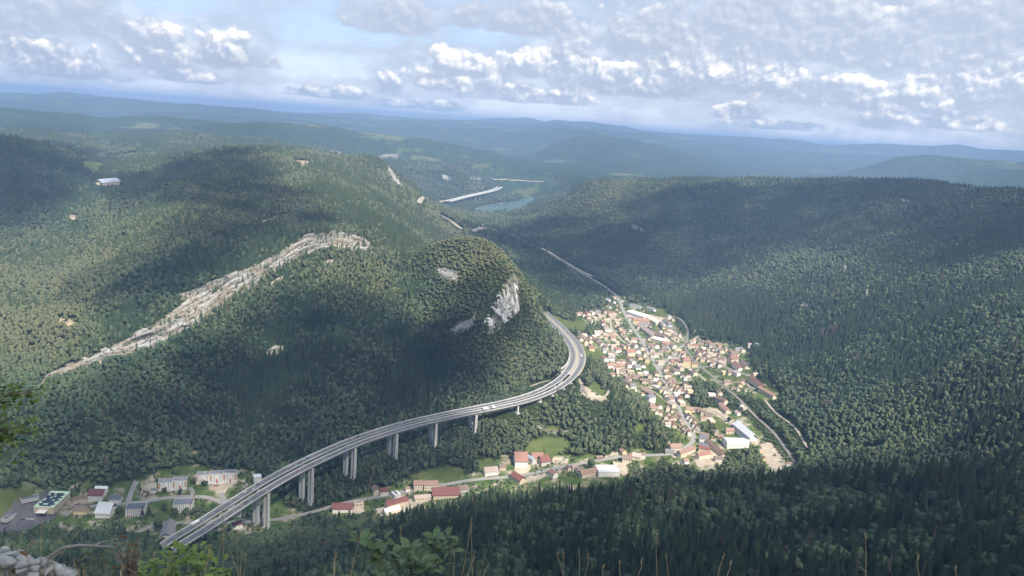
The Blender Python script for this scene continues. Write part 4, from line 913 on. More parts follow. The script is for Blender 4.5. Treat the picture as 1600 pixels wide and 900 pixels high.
# --- buildings one can single out
BIG = [
 ((985, 490), (1011, 499), 26, 8, 'white', 'white', 'big white arched hall at the far end of the village beside the straight road', dict(name='hall', cat='hall', style='arch')),
 ((990, 502), (1014, 504.5), 12, 6, 'orange', 'ochre', 'long orange building in front of the big white arched hall', dict(name='workshop', cat='workshop', win=6, chimney=False)),
 ((1014, 499), (1030, 508), 22, 7, 'orange', 'cream', 'large orange-roofed building right of the big white arched hall', dict(name='workshop', cat='workshop', style='hip', chimney=False)),
 ((1000, 508), (1015, 510), 10, 5, 'grey', 'white', 'low grey-roofed shed in front of the orange building', dict(name='shed', cat='shed', chimney=False)),
 ((1033, 508), (1038, 515), 10, 9, 'pale', 'yellow', 'yellow house beside the pale blue building at the far end of the village', dict(style='hip')),
 ((1038, 504), (1047, 511), 13, 10, 'brown', 'blue', 'pale blue block with a brown roof at the far right end of the village', dict(name='apartment_block', cat='apartment block', style='hip', win=4, floors=3)),
 ((985, 478.5), (1001, 482), 10, 4, 'grey', 'white', 'long low grey shed behind the white hall, beside the straight road', dict(name='shed', cat='shed', chimney=False)),
 ((1012, 483), (1023, 487), 10, 5, 'grey', 'white', 'grey-roofed white building at the wood edge behind the white hall', dict(chimney=False)),
 ((946, 470), (953, 472), 10, 5, 'blue-grey', 'white', 'small pale blue-roofed building left of the straight road beyond the village', dict(chimney=False)),
 ((1005, 515), (1022, 529), 16, 6, 'pale', 'beige', 'long factory shed with a pale pink-brown roof, left of a matching one', dict(name='factory', cat='factory', chimney=False)),
 ((1020, 522), (1040, 531), 14, 6, 'brown', 'beige', 'long factory shed with a brown roof, right of the pale pink-brown one', dict(name='factory', cat='factory', chimney=False)),
 ((1020, 530), (1042, 537), 26, 6, 'white', 'cream', 'big flat-roofed pale building in front of the brown factory sheds', dict(name='factory', cat='factory', style='flat')),
 ((1035, 538), (1048, 541), 12, 5, 'orange', 'cream', 'orange-roofed shed in front of the flat pale factory', dict(name='shed', cat='shed', chimney=False)),
 ((944, 517), (955, 518), 20, 6, 'pale', 'white', 'square pale flat-roofed hall among the houses by the round lane', dict(name='hall', cat='hall', style='flat')),
 ((1065, 573), (1077, 573), 16, 15, 'red', 'yellow', 'tall yellow building with red roof in the middle of the village', dict(name='town_hall', cat='town hall', style='hip', win=4, floors=3)),
 ((978, 556), (990, 555), 13, 10, 'red', 'cream', 'large white house with bright red roof left of the straight road', dict(win=4, floors=2)),
 ((1026, 569), (1035, 568), 12, 8, 'terracotta', 'cream', 'cream house with pyramid roof at the village road fork', dict(style='hip', win=3, floors=2)),
 ((1139, 568), (1150, 566.5), 15, 12, 'red', 'cream', 'tall cream building with red roof at the right edge of the village', dict(win=4, floors=3)),
 ((1140, 558), (1152, 556), 14, 8, 'brown', 'cream', 'cream building with brown roof behind the tall red-roofed one', dict(win=4, floors=2)),
 ((1148, 573), (1158, 580), 15, 7, 'red', 'white', 'white-walled barn with big bright red roof at the right edge of the village', dict(name='barn', cat='barn')),
 ((1160, 571), (1168, 577), 13, 7, 'brown', 'cream', 'cream house with brown roof right of the red-roofed barn', dict(win=2, floors=2)),
 ((1148, 549), (1157, 548), 11, 5, 'grey', 'white', 'white house with pale grey roof against the forest edge', dict(win=3)),
 ((1136, 586), (1145, 584), 11, 6, 'brown', 'cream', 'cream house with brown roof alone at the edge of the green field', dict(win=2, floors=2)),
 ((1174, 596), (1192, 609), 11, 8, 'red', 'cream', 'upper long terrace of red-roofed houses against the right-hand forest', dict(name='terrace', cat='terrace', win=10, floors=2)),
 ((1187, 611), (1210, 624), 9, 6, 'orange', 'cream', 'lower long terrace of orange-roofed houses against the right-hand forest', dict(name='terrace', cat='terrace', win=10, floors=2)),
 ((975, 598), (988, 606), 10, 6, 'brown', 'beige', 'long brown-roofed barn on the left edge of the village below the bend', dict(name='barn', cat='barn')),
 ((984, 605), (992, 607), 12, 5, 'grey', 'white', 'grey-roofed shed at the end of the brown barn on the village edge', dict(name='shed', cat='shed', chimney=False)),
 ((1005, 611), (1021, 621), 10, 5, 'terracotta', 'brown', 'long dark wooden barn with reddish roof behind the grey-roofed white house', dict(name='barn', cat='barn', chimney=False)),
 ((1010, 627), (1020, 627), 14, 11, 'slate', 'white', 'big white house with slate roof on the left village edge', dict(style='hip', win=3, floors=3)),
 ((1120, 627), (1134, 633), 12, 8, 'brown', 'cream', 'large brown-roofed house at the top of the pale square', dict(win=4, floors=2)),
 ((1126, 636), (1138, 647), 11, 6, 'orange', 'cream', 'long orange-roofed building along the right of the pale square', dict(name='workshop', cat='workshop', win=4, chimney=False)),
 ((1152, 668), (1177, 689), 17, 6, 'white', 'white', 'long white industrial hall in the yard beside the railway', dict(name='hall', cat='hall', chimney=False)),
 ((1148, 673), (1168, 690), 7, 5, 'slate', 'white', 'dark-roofed lean-to along the long white industrial hall', dict(name='shed', cat='shed', chimney=False)),
 ((1132, 697), (1166, 696), 24, 9, 'white', 'white', 'white arched hall standing behind the wooded knoll at the near end of the village', dict(name='hall', cat='hall', style='arch', win=6)),
 ((1102, 690), (1131, 714), 9, 6, 'terracotta', 'beige', 'very long narrow terracotta-roofed barn at the near end of the village', dict(name='barn', cat='barn', chimney=False)),
 ((1092, 690), (1103, 691), 10, 8, 'slate', 'white', 'white house with dark roof at the near bend of the village street', dict(win=4, floors=2)),
 ((1093, 698), (1106, 701), 9, 5, 'slate', 'beige', 'shed with dark solar panels on its roof at the near end of the village', dict(name='shed', cat='shed', chimney=False)),
 ((1092, 704), (1109, 707), 9, 6, 'maroon', 'beige', 'dark red-roofed shed below the solar-panelled one', dict(name='shed', cat='shed', chimney=False)),
 ((1089, 717), (1107, 712), 10, 6, 'red', 'cream', 'red-roofed workshop on the near yard of the village', dict(name='workshop', cat='workshop', chimney=False)),
 ((1046, 704), (1062, 703), 12, 7, 'terracotta', 'cream', 'wide cream house with terracotta roof inside the near bend of the street', dict(win=4, floors=2)),
 ((1040, 708), (1053, 710), 10, 4, 'grey', 'grey', 'open grey-roofed shed left of the wide cream house', dict(name='shed', cat='shed', chimney=False)),
 ((1060, 715), (1083, 704), 10, 7, 'terracotta', 'cream', 'row of joined cream houses with terracotta roofs below the near street bend', dict(name='terrace', cat='terrace', win=6, floors=2)),
 ((1116, 720), (1127, 719), 9, 4, 'brown', 'grey', 'brown-roofed timber store on the near yard', dict(name='shed', cat='shed', chimney=False)),
 ((1093, 680), (1107, 684), 9, 4, 'brown', 'beige', 'long brown-roofed outbuilding behind the dark-roofed white house', dict(name='shed', cat='shed', chimney=False)),
 ((1120, 684), (1130, 685), 9, 4, 'brown', 'brown', 'brown wooden hut in the meadow behind the white arched hall', dict(name='hut', cat='hut', chimney=False)),
 # strip by the valley road
 ((803, 723), (822, 723), 26, 8, 'red', 'white', 'big red-roofed workshop left of the blue-roofed one by the valley road', dict(name='workshop', cat='workshop', chimney=False)),
 ((823, 717), (834, 726), 8, 8, 'blue-grey', 'grey', 'narrow building with pale blue metal roof between two red-roofed workshops', dict(name='shed', cat='shed', chimney=False)),
 ((830, 719), (847, 719), 16, 7, 'red', 'beige', 'red-roofed workshop right of the pale blue metal roof', dict(name='workshop', cat='workshop', chimney=False)),
 ((842, 725), (856, 722), 18, 6, 'maroon', 'grey', 'dark maroon-roofed workshop with open bays by the valley road', dict(name='workshop', cat='workshop', chimney=False)),
 ((802, 746), (817, 756), 14, 6, 'maroon', 'beige', 'long maroon-roofed barn on the near side of the valley road', dict(name='barn', cat='barn', chimney=False)),
 ((756, 741), (776, 738), 13, 6, 'pale', 'white', 'pale building with long white wall at the meadow edge by the valley road', dict(name='workshop', cat='workshop', win=5, chimney=False)),
 ((780, 733), (790, 733), 9, 5, 'brown', 'beige', 'small brown-roofed house right of the pale building', dict()),
 ((932, 739), (965, 738), 28, 7, 'white', 'white', 'large white flat hall by the valley road near the village', dict(name='hall', cat='hall', style='flat')),
 ((906, 746), (930, 739), 12, 6, 'terracotta', 'beige', 'long terracotta-roofed barn left of the large white flat hall', dict(name='barn', cat='barn', chimney=False)),
 ((972, 721), (986, 722), 13, 7, 'brown', 'cream', 'cream farmhouse with brown roof at the roadside before the village', dict(win=3, floors=2)),
 ((988, 716), (1001, 718), 12, 6, 'pale', 'cream', 'cream house with pale roof right of the brown-roofed farmhouse', dict(win=3)),
 ((931, 717), (941, 716), 6, 3, 'brown', 'brown', 'small brown shelter on the meadow above the valley road', dict(name='hut', cat='hut', chimney=False)),
 ((520, 799), (550, 797), 15, 6, 'maroon', 'white', 'long maroon-roofed hall at the viaduct end of the valley road', dict(name='hall', cat='hall', chimney=False)),
 ((603, 794), (634, 785), 12, 6, 'maroon', 'beige', 'long maroon-roofed shed on the sandy yard below the valley road', dict(name='shed', cat='shed', chimney=False)),
 ((646, 765), (660, 763.5), 12, 10, 'terracotta', 'cream', 'tall cream house with terracotta roof by the valley road, left of the long one', dict(win=3, floors=3)),
 ((662, 764), (683, 761), 11, 8, 'terracotta', 'cream', 'long cream house with terracotta roof right of the tall one by the valley road', dict(win=6, floors=2)),
 ((594, 773), (606, 772), 10, 7, 'maroon', 'white', 'white house with maroon roof left of the walled ruin', dict(win=2, floors=2)),
 ((633, 768), (640, 767), 7, 5, 'terracotta', 'white', 'tiny white house with terracotta roof beside the valley road', dict()),
 ((676, 777), (716, 773), 20, 6, 'maroon', 'beige', 'big dark red factory roof on the near side of the valley road', dict(name='factory', cat='factory', chimney=False)),
 ((714, 769), (730, 766), 12, 5, 'brown', 'grey', 'brown-roofed shed at the right end of the dark red factory', dict(name='shed', cat='shed', chimney=False)),
 ((648, 783), (672, 779), 9, 5, 'pale', 'cream', 'low pale building on the sandy yard behind the conifers', dict(name='shed', cat='shed', win=5, chimney=False)),
 ((600, 804), (622, 798), 10, 5, 'white', 'cream', 'low white shed at the lower edge of the sandy yard', dict(name='shed', cat='shed', chimney=False)),
 # town at the left
 ((198, 803), (228, 801), 20, 11, 'slate', 'white', 'white block of flats with pink panels and dark flat roof beside the town street', dict(name='apartment_block', cat='apartment block', style='flat', win=8, floors=4)),
 ((272, 796), (302, 795), 20, 12, 'slate', 'white', 'white block of flats with dark flat roof, hidden behind round dark trees', dict(name='apartment_block', cat='apartment block', style='flat', win=8, floors=4)),
 ((156, 803), (178, 803), 26, 7, 'white', 'white', 'white warehouse with broad white roof in front of the town street', dict(name='warehouse', cat='warehouse', chimney=False)),
 ((141, 778), (163, 777), 16, 7, 'maroon', 'white', 'white garage with dark maroon roof beside the town street', dict(name='garage', cat='garage', chimney=False)),
 ((150, 771), (168, 770), 12, 6, 'white', 'white', 'pale cream-roofed shed behind the maroon-roofed garage', dict(name='shed', cat='shed', chimney=False)),
 ((172, 784), (190, 783), 11, 6, 'slate', 'white', 'white house with dark roof right of the maroon-roofed garage', dict(win=4, chimney=True)),
 ((117, 801), (137, 801), 12, 6, 'brown', 'yellow', 'brown-roofed house half hidden by trees below the town street', dict()),
 ((112, 787), (132, 779), 8, 5, 'brown', 'beige', 'long brown-roofed shed left of the maroon-roofed garage', dict(name='shed', cat='shed', chimney=False)),
 ((259, 843), (266, 828), 16, 7, 'grey', 'grey', 'grey-roofed industrial shed beside the near end of the viaduct', dict(name='shed', cat='shed', chimney=False)),
 ((362, 826), (378, 823), 9, 6, 'maroon', 'white', 'small white house with maroon roof under the viaduct', dict(win=2)),
 ((358, 806), (377, 804), 12, 6, 'pale', 'white', 'long pale building under the viaduct deck', dict(name='shed', cat='shed', win=6, chimney=False)),
 ((396, 752), (408, 750), 12, 8, 'white', 'white', 'white building tucked behind the viaduct at the forest edge', dict(name='warehouse', cat='warehouse', style='flat')),
 ((235, 769), (245, 769), 8, 4, 'slate', 'white', 'low garage row beside the left block of flats', dict(name='garage', cat='garage', style='flat')),
 ((6, 820), (26, 791), 9, 3, 'slate', 'grey', 'long dark solar carport at the far left of the supermarket car park', dict(name='carport', cat='carport', style='flat')),
 ((33, 784), (60, 780), 10, 3, 'slate', 'grey', 'dark solar carport between the meadow and the supermarket', dict(name='carport', cat='carport', style='flat')),
 ((155, 290), (182, 288), 28, 11, 'blue-grey', 'beige', 'lone blue-roofed farm building in the far left clearing', dict(name='barn', cat='barn', chimney=False)),
 ((110, 342), (119, 341.5), 11, 6, 'brown', 'beige', 'small pale farmhouse alone on the far left hillside', dict()),
 ((1168, 543), (1175, 542), 10, 6, 'pale', 'white', 'white house alone among trees above the right end of the village', dict()),
 ((1180, 541), (1186, 542), 9, 5, 'grey', 'white', 'grey-roofed house among trees above the right end of the village', dict()),
]
for a, b, W, H, rf, wl, lab, k in BIG: bpx(a, b, W, H, rf, wl, lab, **k)

# --- the green-roofed supermarket with its solar panels
def market():
    C = [hit(79, 774), hit(111, 772), hit(90, 806), hit(47, 803)]
    c = sum(C) / 4; z0 = float(c[2])
    ex = (C[1] - C[0] + C[2] - C[3]); ey = (C[0] - C[3] + C[1] - C[2]); yaw = math.atan2(ey[1], ey[0]); L = np.linalg.norm(ey[:2]) / 2; W = abs(np.cross(ey[:2] / np.linalg.norm(ey[:2]), ex[:2])) / 2
    HLIST.append((c[0], c[1], L * .55))
    t = thing('supermarket', 'supermarket with pale green roof covered in blocks of dark solar panels', 'supermarket', (c[0], c[1], z0), yaw)
    h = 8.5; part('wall', MB().box((0, 0, h / 2 - 1), (L, W, h + 2)).mesh('market_wall', WM['beige']), t)
    GR = plain('pale_green_roof', (0.50, 0.66, 0.47), .7, .06, .3); part('roof', MB().box((0, 0, h + .25), (L + 1, W + 1, .5)).mesh('market_roof', GR), t)
    SOL = newmat('solar_panel', .25, .5)[0]; SOL.node_tree.nodes['Principled BSDF'].inputs['Base Color'].default_value = (0.03, 0.035, 0.06, 1)
    pm = MB().box((0, 0, 0), (1, 1, 1)).mesh('solar_panel', SOL); r = random.Random(5)
    nx, ny = 11, 7; pat = {0: '0111110', 1: '1110011', 2: '0111110', 3: '0111111', 4: '1101110', 5: '0111110', 6: '1111011', 7: '0110111', 8: '1111110', 9: '0111011', 10: '0000000'}
    for i in range(nx):
        for j in range(ny):
            if pat[i][j] == '1':
                part('solar_panel', pm, t, ((i + .8) / (nx + .4) * L * .94 - L * .47, (j + .5) / ny * W * .84 - W * .42, h + .72), (0, 0, 0), (L * .94 / nx * (.84 if i % 3 == 2 else 1.0), W * .84 / ny * 1.0, .22))
    part('canopy', MB().box((-L / 2 - 5, 0, 4.5), (10, W * .45, .5)).mesh('market_canopy', WM['white']), t)
    part('solar_carport', MB().box((-L * .1, W / 2 + 16, 3), (L * .55, 7, .4)).mesh('market_carport', SOL), t)
market()
# --- the two long blocks of flats with orange panels
ORP = plain('orange_panel', (0.62, 0.30, 0.14), .8); REDP = plain('red_panel', (0.62, 0.16, 0.10), .8); op = MB().box((0, 0, 0), (1, 1, 1)).mesh('orange_panel', ORP); rp = MB().box((0, 0, 0), (1, 1, 1)).mesh('entrance_surround', REDP)
FLW = wall_unit(plain('bright_white_render', (0.84, 0.83, 0.80), .9, .04, .3), False)
def flats(a, b, W, H, lab, secs, nw):
    A = hit(*a); B = hit(*b); L = math.hypot(*(B - A)[:2]); c = (A + B) / 2; yaw = math.atan2((B - A)[1], (B - A)[0])
    HLIST.append((c[0], c[1], L * .5))
    t = thing('apartment_block', lab, 'apartment block', (c[0], c[1] + W * .4, c[2]), yaw); sl = L / secs
    for s in range(secs):
        x = -L / 2 + sl * (s + .5); y = s * 1.2; zz = s * 1.0
        w = part('wall', FLW, t, (x, y, 0), (0, 0, 0), (sl, W, H + zz))
        part('roof', MB().box((0, 0, 0), (1, 1, 1)).mesh('flat_roof', RM['grey']), t, (x, y, H + zz + .15), (0, 0, 0), (sl - .8, W - .8, .5))
        for sy in (-1, 1): part('roof_edge', CONCB, t, (x, y + sy * W / 2, H + zz + .25), (0, 0, 0), (sl + .2, .5, .8))
        for sx in (-1, 1): part('roof_edge', CONCB, t, (x + sx * sl / 2, y, H + zz + .25), (0, 0, 0), (.5, W + .2, .8))
        yf = y - W / 2 - .1
        part('orange_panel', op, t, (x - sl * .43, yf + .02, (H + zz) * .58), (0, 0, 0), (sl * .1, .2, (H + zz) * .6))
        if s == secs - 1: part('orange_panel', op, t, (x + sl * .44, yf + .02, (H + zz) * .58), (0, 0, 0), (sl * .09, .2, (H + zz) * .6))
        part('entrance_surround', rp, t, (x + sl * .05, yf + .02, H * .30), (0, 0, 0), (2.6, .25, H * .36)); part('door', UNITP, t, (x + sl * .05, yf - .12, 1.2), (0, 0, 0), (1.6, .2, 2.4))
        for f in range(4 if H < 14 else 5):
            for i in range(nw):
                xx = x - sl * .36 + sl * .72 * i / (nw - 1)
                if abs(xx - (x + sl * .05)) < 2.0: continue
                part('window', UNITP, t, (xx, yf - .03, 2.1 + f * (H - 1.2) / (4 if H < 14 else 5) + .4), (0, 0, 0), (0.8 if i % 2 else 1.2, .14, 0.9))
    for sx in (-.3, .35): part('roof_vent', CONCB, t, (L * sx, 0, H + 1.4), (0, 0, 0), (2.0, 2.0, 2.0))
flats((246, 767), (290, 765), 13, 14.5, 'left of two long white blocks of flats with orange panels, nearer the supermarket', 2, 6)
flats((306, 756), (368, 754), 12, 14.5, 'right of two long white blocks of flats, stepped in three with red entrances', 3, 7)

# --- village houses: photo position of each roof, roof colour
H1 = """907 491 r|912 493 r|918 492 r|925 490 w|918 497 r|929 497 b|935 495 w|934 489 g|946 489 r|954 491 r|943 494 b|958 495 p|953 498 w|963 501 r|941 503 r|947 501 r|943 507 r|965 506 r|964 510 t|966 513 r|969 515 r|972 520 t|932 522 w|945 523 b|953 524 t|972 523 r|975 525 r|978 529 p|907 526 b|913 524 t|906 530 b|911 531 b|922 528 g|928 526 r|920 534 b|928 530 t|933 534 b|914 535 b|962 536 r|957 529 t|984 536 p|990 533 t|923 545 r|938 539 b|945 545 b|957 543 p|944 549 g|952 552 b|965 548 r|972 541 r|975 543 p|981 544 r|991 541 t|997 550 g|1008 553 r|1017 542 b|1018 548 g|1016 555 t|955 558 p|945 562 r|954 562 g|965 566 t|985 563 r|988 567 p|982 572 r|970 574 o|963 575 r|952 573 o|957 570 b|959 579 p|963 582 p|971 582 b|985 582 t|1011 564 p|1009 584 t|1015 590 b|1002 594 b|980 594 b|993 590 b|1043 523 p|1050 522 p|1051 527 b|1057 527 b|1062 526 p|1056 523 p|1047 515 b|1040 519 t|1032 518 b|1078 534 o|1074 536 g|1026 542 b|1040 542 b|1033 548 b|1043 548 g|1051 542 b|1055 548 b|1025 557 p|1043 557 b|1048 552 b|1066 553 t|1060 558 g|1055 563 p|1067 558 b|1048 568 r|1058 568 t|1062 573 p|1084 571 b|1051 579 b|1043 577 b|1057 582 b|1064 577 p|1044 586 b|1026 585 o|1084 585 b|1080 580 t|1065 589 b|1070 592 p|1049 595 t|1042 591 b|1014 591 p|1025 595 r|1030 600 t|1052 601 r|1020 601 b|1107 538 t|1113 541 t|1122 542 t|1086 542 r|1087 548 b|1091 550 t|1100 545 b|1107 547 b|1114 547 b|1121 547 b|1128 547 b|1135 547 p|1093 554 r|1100 553 r|1104 557 t|1109 555 p|1116 554 t|1124 556 r|1116 562 b|1108 564 b|1117 567 b|1123 564 t|1129 561 b|1131 566 p|1119 572 b|1112 570 b|1127 550 p|1141 549 b|1128 570 p|1160 548 g|1132 583 g|1151 585 w|1160 599 t|1156 603 r|1130 598 b|1158 635 b|1162 638 g|1020 597 t|1030 600 b|1025 605 p|1008 598 b|1016 634 b|1019 636 t|1022 640 t|1026 646 t|1032 648 r|1040 654 t|1047 659 t|1052 663 r|1039 614 p|1031 611 g|1041 621 b|1047 626 b|1049 634 w|1056 650 b|1049 603 r|1054 603 t|1058 605 r|1050 608 b|1063 610 t|1066 613 r|1060 613 o|1056 611 r|1074 607 p|1073 618 b|1057 616 t|1059 621 t|1062 626 r|1065 631 t|1071 641 t|1074 646 t|1076 652 b|1079 658 t|1085 661 b|1084 666 t|1057 649 t|1060 654 t|1063 658 b|1067 661 b|1048 657 r|1082 641 b|1093 644 b|1098 647 b|1106 652 b|1112 658 b|1124 616 b|1053 666 r|1064 668 b|1068 672 b|1072 675 b|1077 679 r|1089 669 b|1090 674 g|1086 673 b|1139 675 t|1112 617 p|888 733 r|864 743 r|897 733 p|905 736 b|912 741 t|981 713 r|973 708 t|996 715 b|1004 714 b|560 789 b|587 768 b|612 773 g|769 736 p|1036 622 p|1043 640 p|1050 643 b|1096 536 b|1102 560 t|1097 563 p|1090 560 t|1003 545 b|1009 559 b|1000 560 p|977 588 p|1000 585 b|995 575 g|1005 572 b|1038 600 b|1036 607 b|1044 607 r|1044 614 p|1070 602 b|1078 612 p"""
COLW = {'r': 'red', 't': 'terracotta', 'b': 'brown', 'o': 'orange', 'g': 'grey', 'p': 'pale', 'w': 'white'}
LM = [((998, 492), 'the big white arched hall'), ((950, 517), 'the square pale hall'), ((1022, 527), 'the brown factory sheds'), ((1071, 572), 'the tall yellow building'), ((984, 555), 'the large bright-red-roofed house'), ((1030, 567), 'the village road fork'),
      ((1145, 567), 'the tall cream red-roofed building'), ((1154, 577), 'the red-roofed barn'), ((1015, 625), 'the slate-roofed white house'), ((1131, 642), 'the pale square'), ((1165, 680), 'the long white industrial hall'), ((1150, 696), 'the near white arched hall'), ((1097, 690), 'the near street bend'),
      ((830, 721), 'the blue metal roof by the valley road'), ((948, 738), 'the large white flat hall'), ((672, 762), 'the twin terracotta roofs by the valley road'), ((1195, 612), 'the forest-edge terraces'), ((1066, 622), 'the narrow middle street'), ((905, 492), 'the far left village corner'), ((915, 530), 'the motorway side of the village'), ((1120, 547), 'the right-hand terraced rows'), ((963, 575), 'the left village edge')]
def gmask0(M, x, y):
    i, fu_, j, fv_ = _idx(np.array([x]), np.array([y])); return M[int(round(float(i[0] + fu_[0]))), int(round(float(j[0] + fv_[0])))]
hs_ = [tuple(h.split()) for h in H1.split('|')]
HP = hits([(float(a), float(b) + 1.5) for a, b, _ in hs_])
used = {}; rr = random.Random(11)
WCH = ['cream'] * 5 + ['white'] * 4 + ['beige'] * 2 + ['yellow', 'cream']
for i, ((a, b, c), P) in enumerate(zip(hs_, HP)):
    px, py = float(a), float(b); x, y = P[0], P[1]
    oth = [math.hypot(q[0] - x, q[1] - y) for j, q in enumerate(HP) if j != i]; nn = min(oth)
    bad = [d for (bx, by, br) in HLIST[:len(BIG) + 3] if (d := math.hypot(bx - x, by - y) / br) < 0.75]
    if bad: continue
    dr, yaw = ypr(x, y)
    if dr < 6: x += 7; y -= 3
    L = max(8.5, min(14.5, nn * 0.95 + rr.uniform(-1, 1))); W = max(7.0, L * rr.uniform(.66, .84)); Hh = rr.uniform(4.6, 7.2)
    if rr.random() < .35: yaw += math.pi / 2
    yaw += rr.uniform(-.12, .12); wl = rr.choice(WCH); rf = COLW[c]
    if rf == 'white': rf = 'pale'
    lm = sorted((math.hypot(px - q[0][0], (py - q[0][1]) * 1.4), q) for q in LM)
    def rel(q):
        dx, dy = px - q[0][0], py - q[0][1]
        return ('right of ' if dx > 0 else 'left of ') if abs(dx) > abs(dy) * 1.3 else ('in front of ' if dy > 0 else 'behind ')
    size = 'small ' if L < 9.5 else ('large ' if L > 14 else '')
    lab = f"{size}{wl} house with {rf} roof {rel(lm[0][1])}{lm[0][1][1]}"
    k = 1
    while lab in used and k < 3:
        lab = f"{size}{wl} house with {rf} roof between {lm[0][1][1]} and {lm[k][1][1]}"
        lab = lab.replace(' by the valley road', '').replace('the tall cream red-roofed building', 'the tall cream building'); k += 1
    if len(lab.split()) > 16: lab = f"{size}{wl} house with {rf} roof {rel(lm[0][1])}{lm[0][1][1]}"
    used[lab] = used.get(lab, 0) + 1
    HLIST.append((x, y, L * .6))
    building(x, y, L, W, Hh, yaw, rf, wl, lab, style='hip' if rr.random() < .2 else 'gable', group='houses of the valley village', win=2 if py > 590 or rr.random() < .3 else 0, floors=2)

# garages, sheds and lesser houses packed between them
VP = wpoly(VILLAGE); nfill = 0; fills = {}
WDP = [wpoly(q) for q in VWOOD + MEADOWS[-7:-5]]
for _ in range(6000):
    if nfill >= 75: break
    x, y = rr.uniform(VP[:, 0].min(), VP[:, 0].max()), rr.uniform(VP[:, 1].min(), VP[:, 1].max())
    if not bool(inpoly(np.array([x]), np.array([y]), VP)[0]): continue
    dr, yaw = ypr(x, y)
    if dr < 7 or dr > 48 or any(bool(inpoly(np.array([x]), np.array([y]), q)[0]) for q in WDP): continue
    if bool(gmask0(M_gravel | M_meadow, x, y)): continue
    d = min(math.hypot(h[0] - x, h[1] - y) - h[2] for h in HLIST)
    if d < 5.5: continue
    p = proj((x, y, float(gz(x, y)))); lm = sorted((math.hypot(p[0] - q[0][0], (p[1] - q[0][1]) * 1.4), q) for q in LM)[0][1]
    dx, dy = p[0] - lm[0][0], p[1] - lm[0][1]; where = ('right of ' if dx > 0 else 'left of ') if abs(dx) > abs(dy) * 1.3 else ('in front of ' if dy > 0 else 'behind ')
    rf = rr.choice(['brown', 'terracotta', 'pale', 'grey', 'brown', 'terracotta', 'red']); wl = rr.choice(WCH); L = min(rr.uniform(7, 12), 6 + d * .7); big = L > 9.3
    building(x, y, L, L * rr.uniform(.6, .85), rr.uniform(2.8, 3.6) if not big else rr.uniform(4, 6), yaw + rr.choice([0, math.pi / 2]) + rr.uniform(-.1, .1), rf, wl, f"{'modest' if big else 'low'} {wl} {'house' if big else 'outbuilding'} with {rf} roof {where}{lm[1]}", name='house' if big else 'outbuilding', cat='house' if big else 'outbuilding', group='lesser buildings of the village', chimney=big)
    HLIST.append((x, y, L * .5)); nfill += 1
print('fill', nfill, 'houses', len(HLIST))

# ------------------------------------------------------------------ vehicles
CARC = {'white': (0.75, 0.75, 0.75), 'dark grey': (0.05, 0.05, 0.06), 'red': (0.45, 0.03, 0.03), 'silver': (0.5, 0.52, 0.54), 'blue': (0.05, 0.12, 0.35), 'black': (0.015, 0.015, 0.018)}
TYRE = plain('tyre_rubber', (0.02, 0.02, 0.02), .9); CM_ = {}
for k, c in CARC.items():
    m, nt, b = newmat('car_paint_' + k.replace(' ', '_'), .3, .5); b.inputs['Base Color'].default_value = (*c, 1); b.inputs['Coat Weight'].default_value = .6
    mb = MB(); prof = [(-2.15, .35), (-2.2, .75), (-2.05, .98), (-1.6, 1.02), (-1.0, 1.05), (.95, 1.02), (1.9, .85), (2.15, .62), (2.15, .35)]
    for s in (-.88, .88): mb.v += [(x, s, z) for x, z in prof]
    n = len(prof)
    for i in range(n): mb.f.append((i, (i + 1) % n, (i + 1) % n + n, i + n))
    mb.f += [tuple(range(n)), tuple(range(n, 2 * n))[::-1]]
    mb.poly([(-1.3, -.66, 1.42), (.3, -.66, 1.42), (.3, .66, 1.42), (-1.3, .66, 1.42), (-1.3, -.66, 1.47), (.3, -.66, 1.47), (.3, .66, 1.47), (-1.3, .66, 1.47)], [(4, 5, 6, 7), (0, 1, 5, 4), (1, 2, 6, 5), (2, 3, 7, 6), (3, 0, 4, 7), (3, 2, 1, 0)])
    CM_[k] = mb.mesh('car_body', m)
cab = MB().poly([(-1.9, -.8, 1.0), (1.0, -.8, 1.0), (1.0, .8, 1.0), (-1.9, .8, 1.0), (-1.35, -.66, 1.43), (.35, -.66, 1.43), (.35, .66, 1.43), (-1.35, .66, 1.43)], [(4, 5, 6, 7), (0, 1, 5, 4), (1, 2, 6, 5), (2, 3, 7, 6), (3, 0, 4, 7)]).mesh('car_glass', PANE)
def wheel_me(r, w): return MB().tube([(0, -w / 2, 0), (0, w / 2, 0)], r, 10).mesh('wheel', TYRE)
whl = wheel_me(.33, .22); whb = wheel_me(.5, .35)
def car(color, loc, rz, label, group):
    t = thing('car', label, 'car', loc, rz, group); part('body', CM_[color], t); part('windows_glass', cab, t)
    t.children[1].name = 'cabin_glass'
    for x in (-1.35, 1.35):
        for y in (-.82, .82): part('wheel', whl, t, (x, y, .33))
    return t
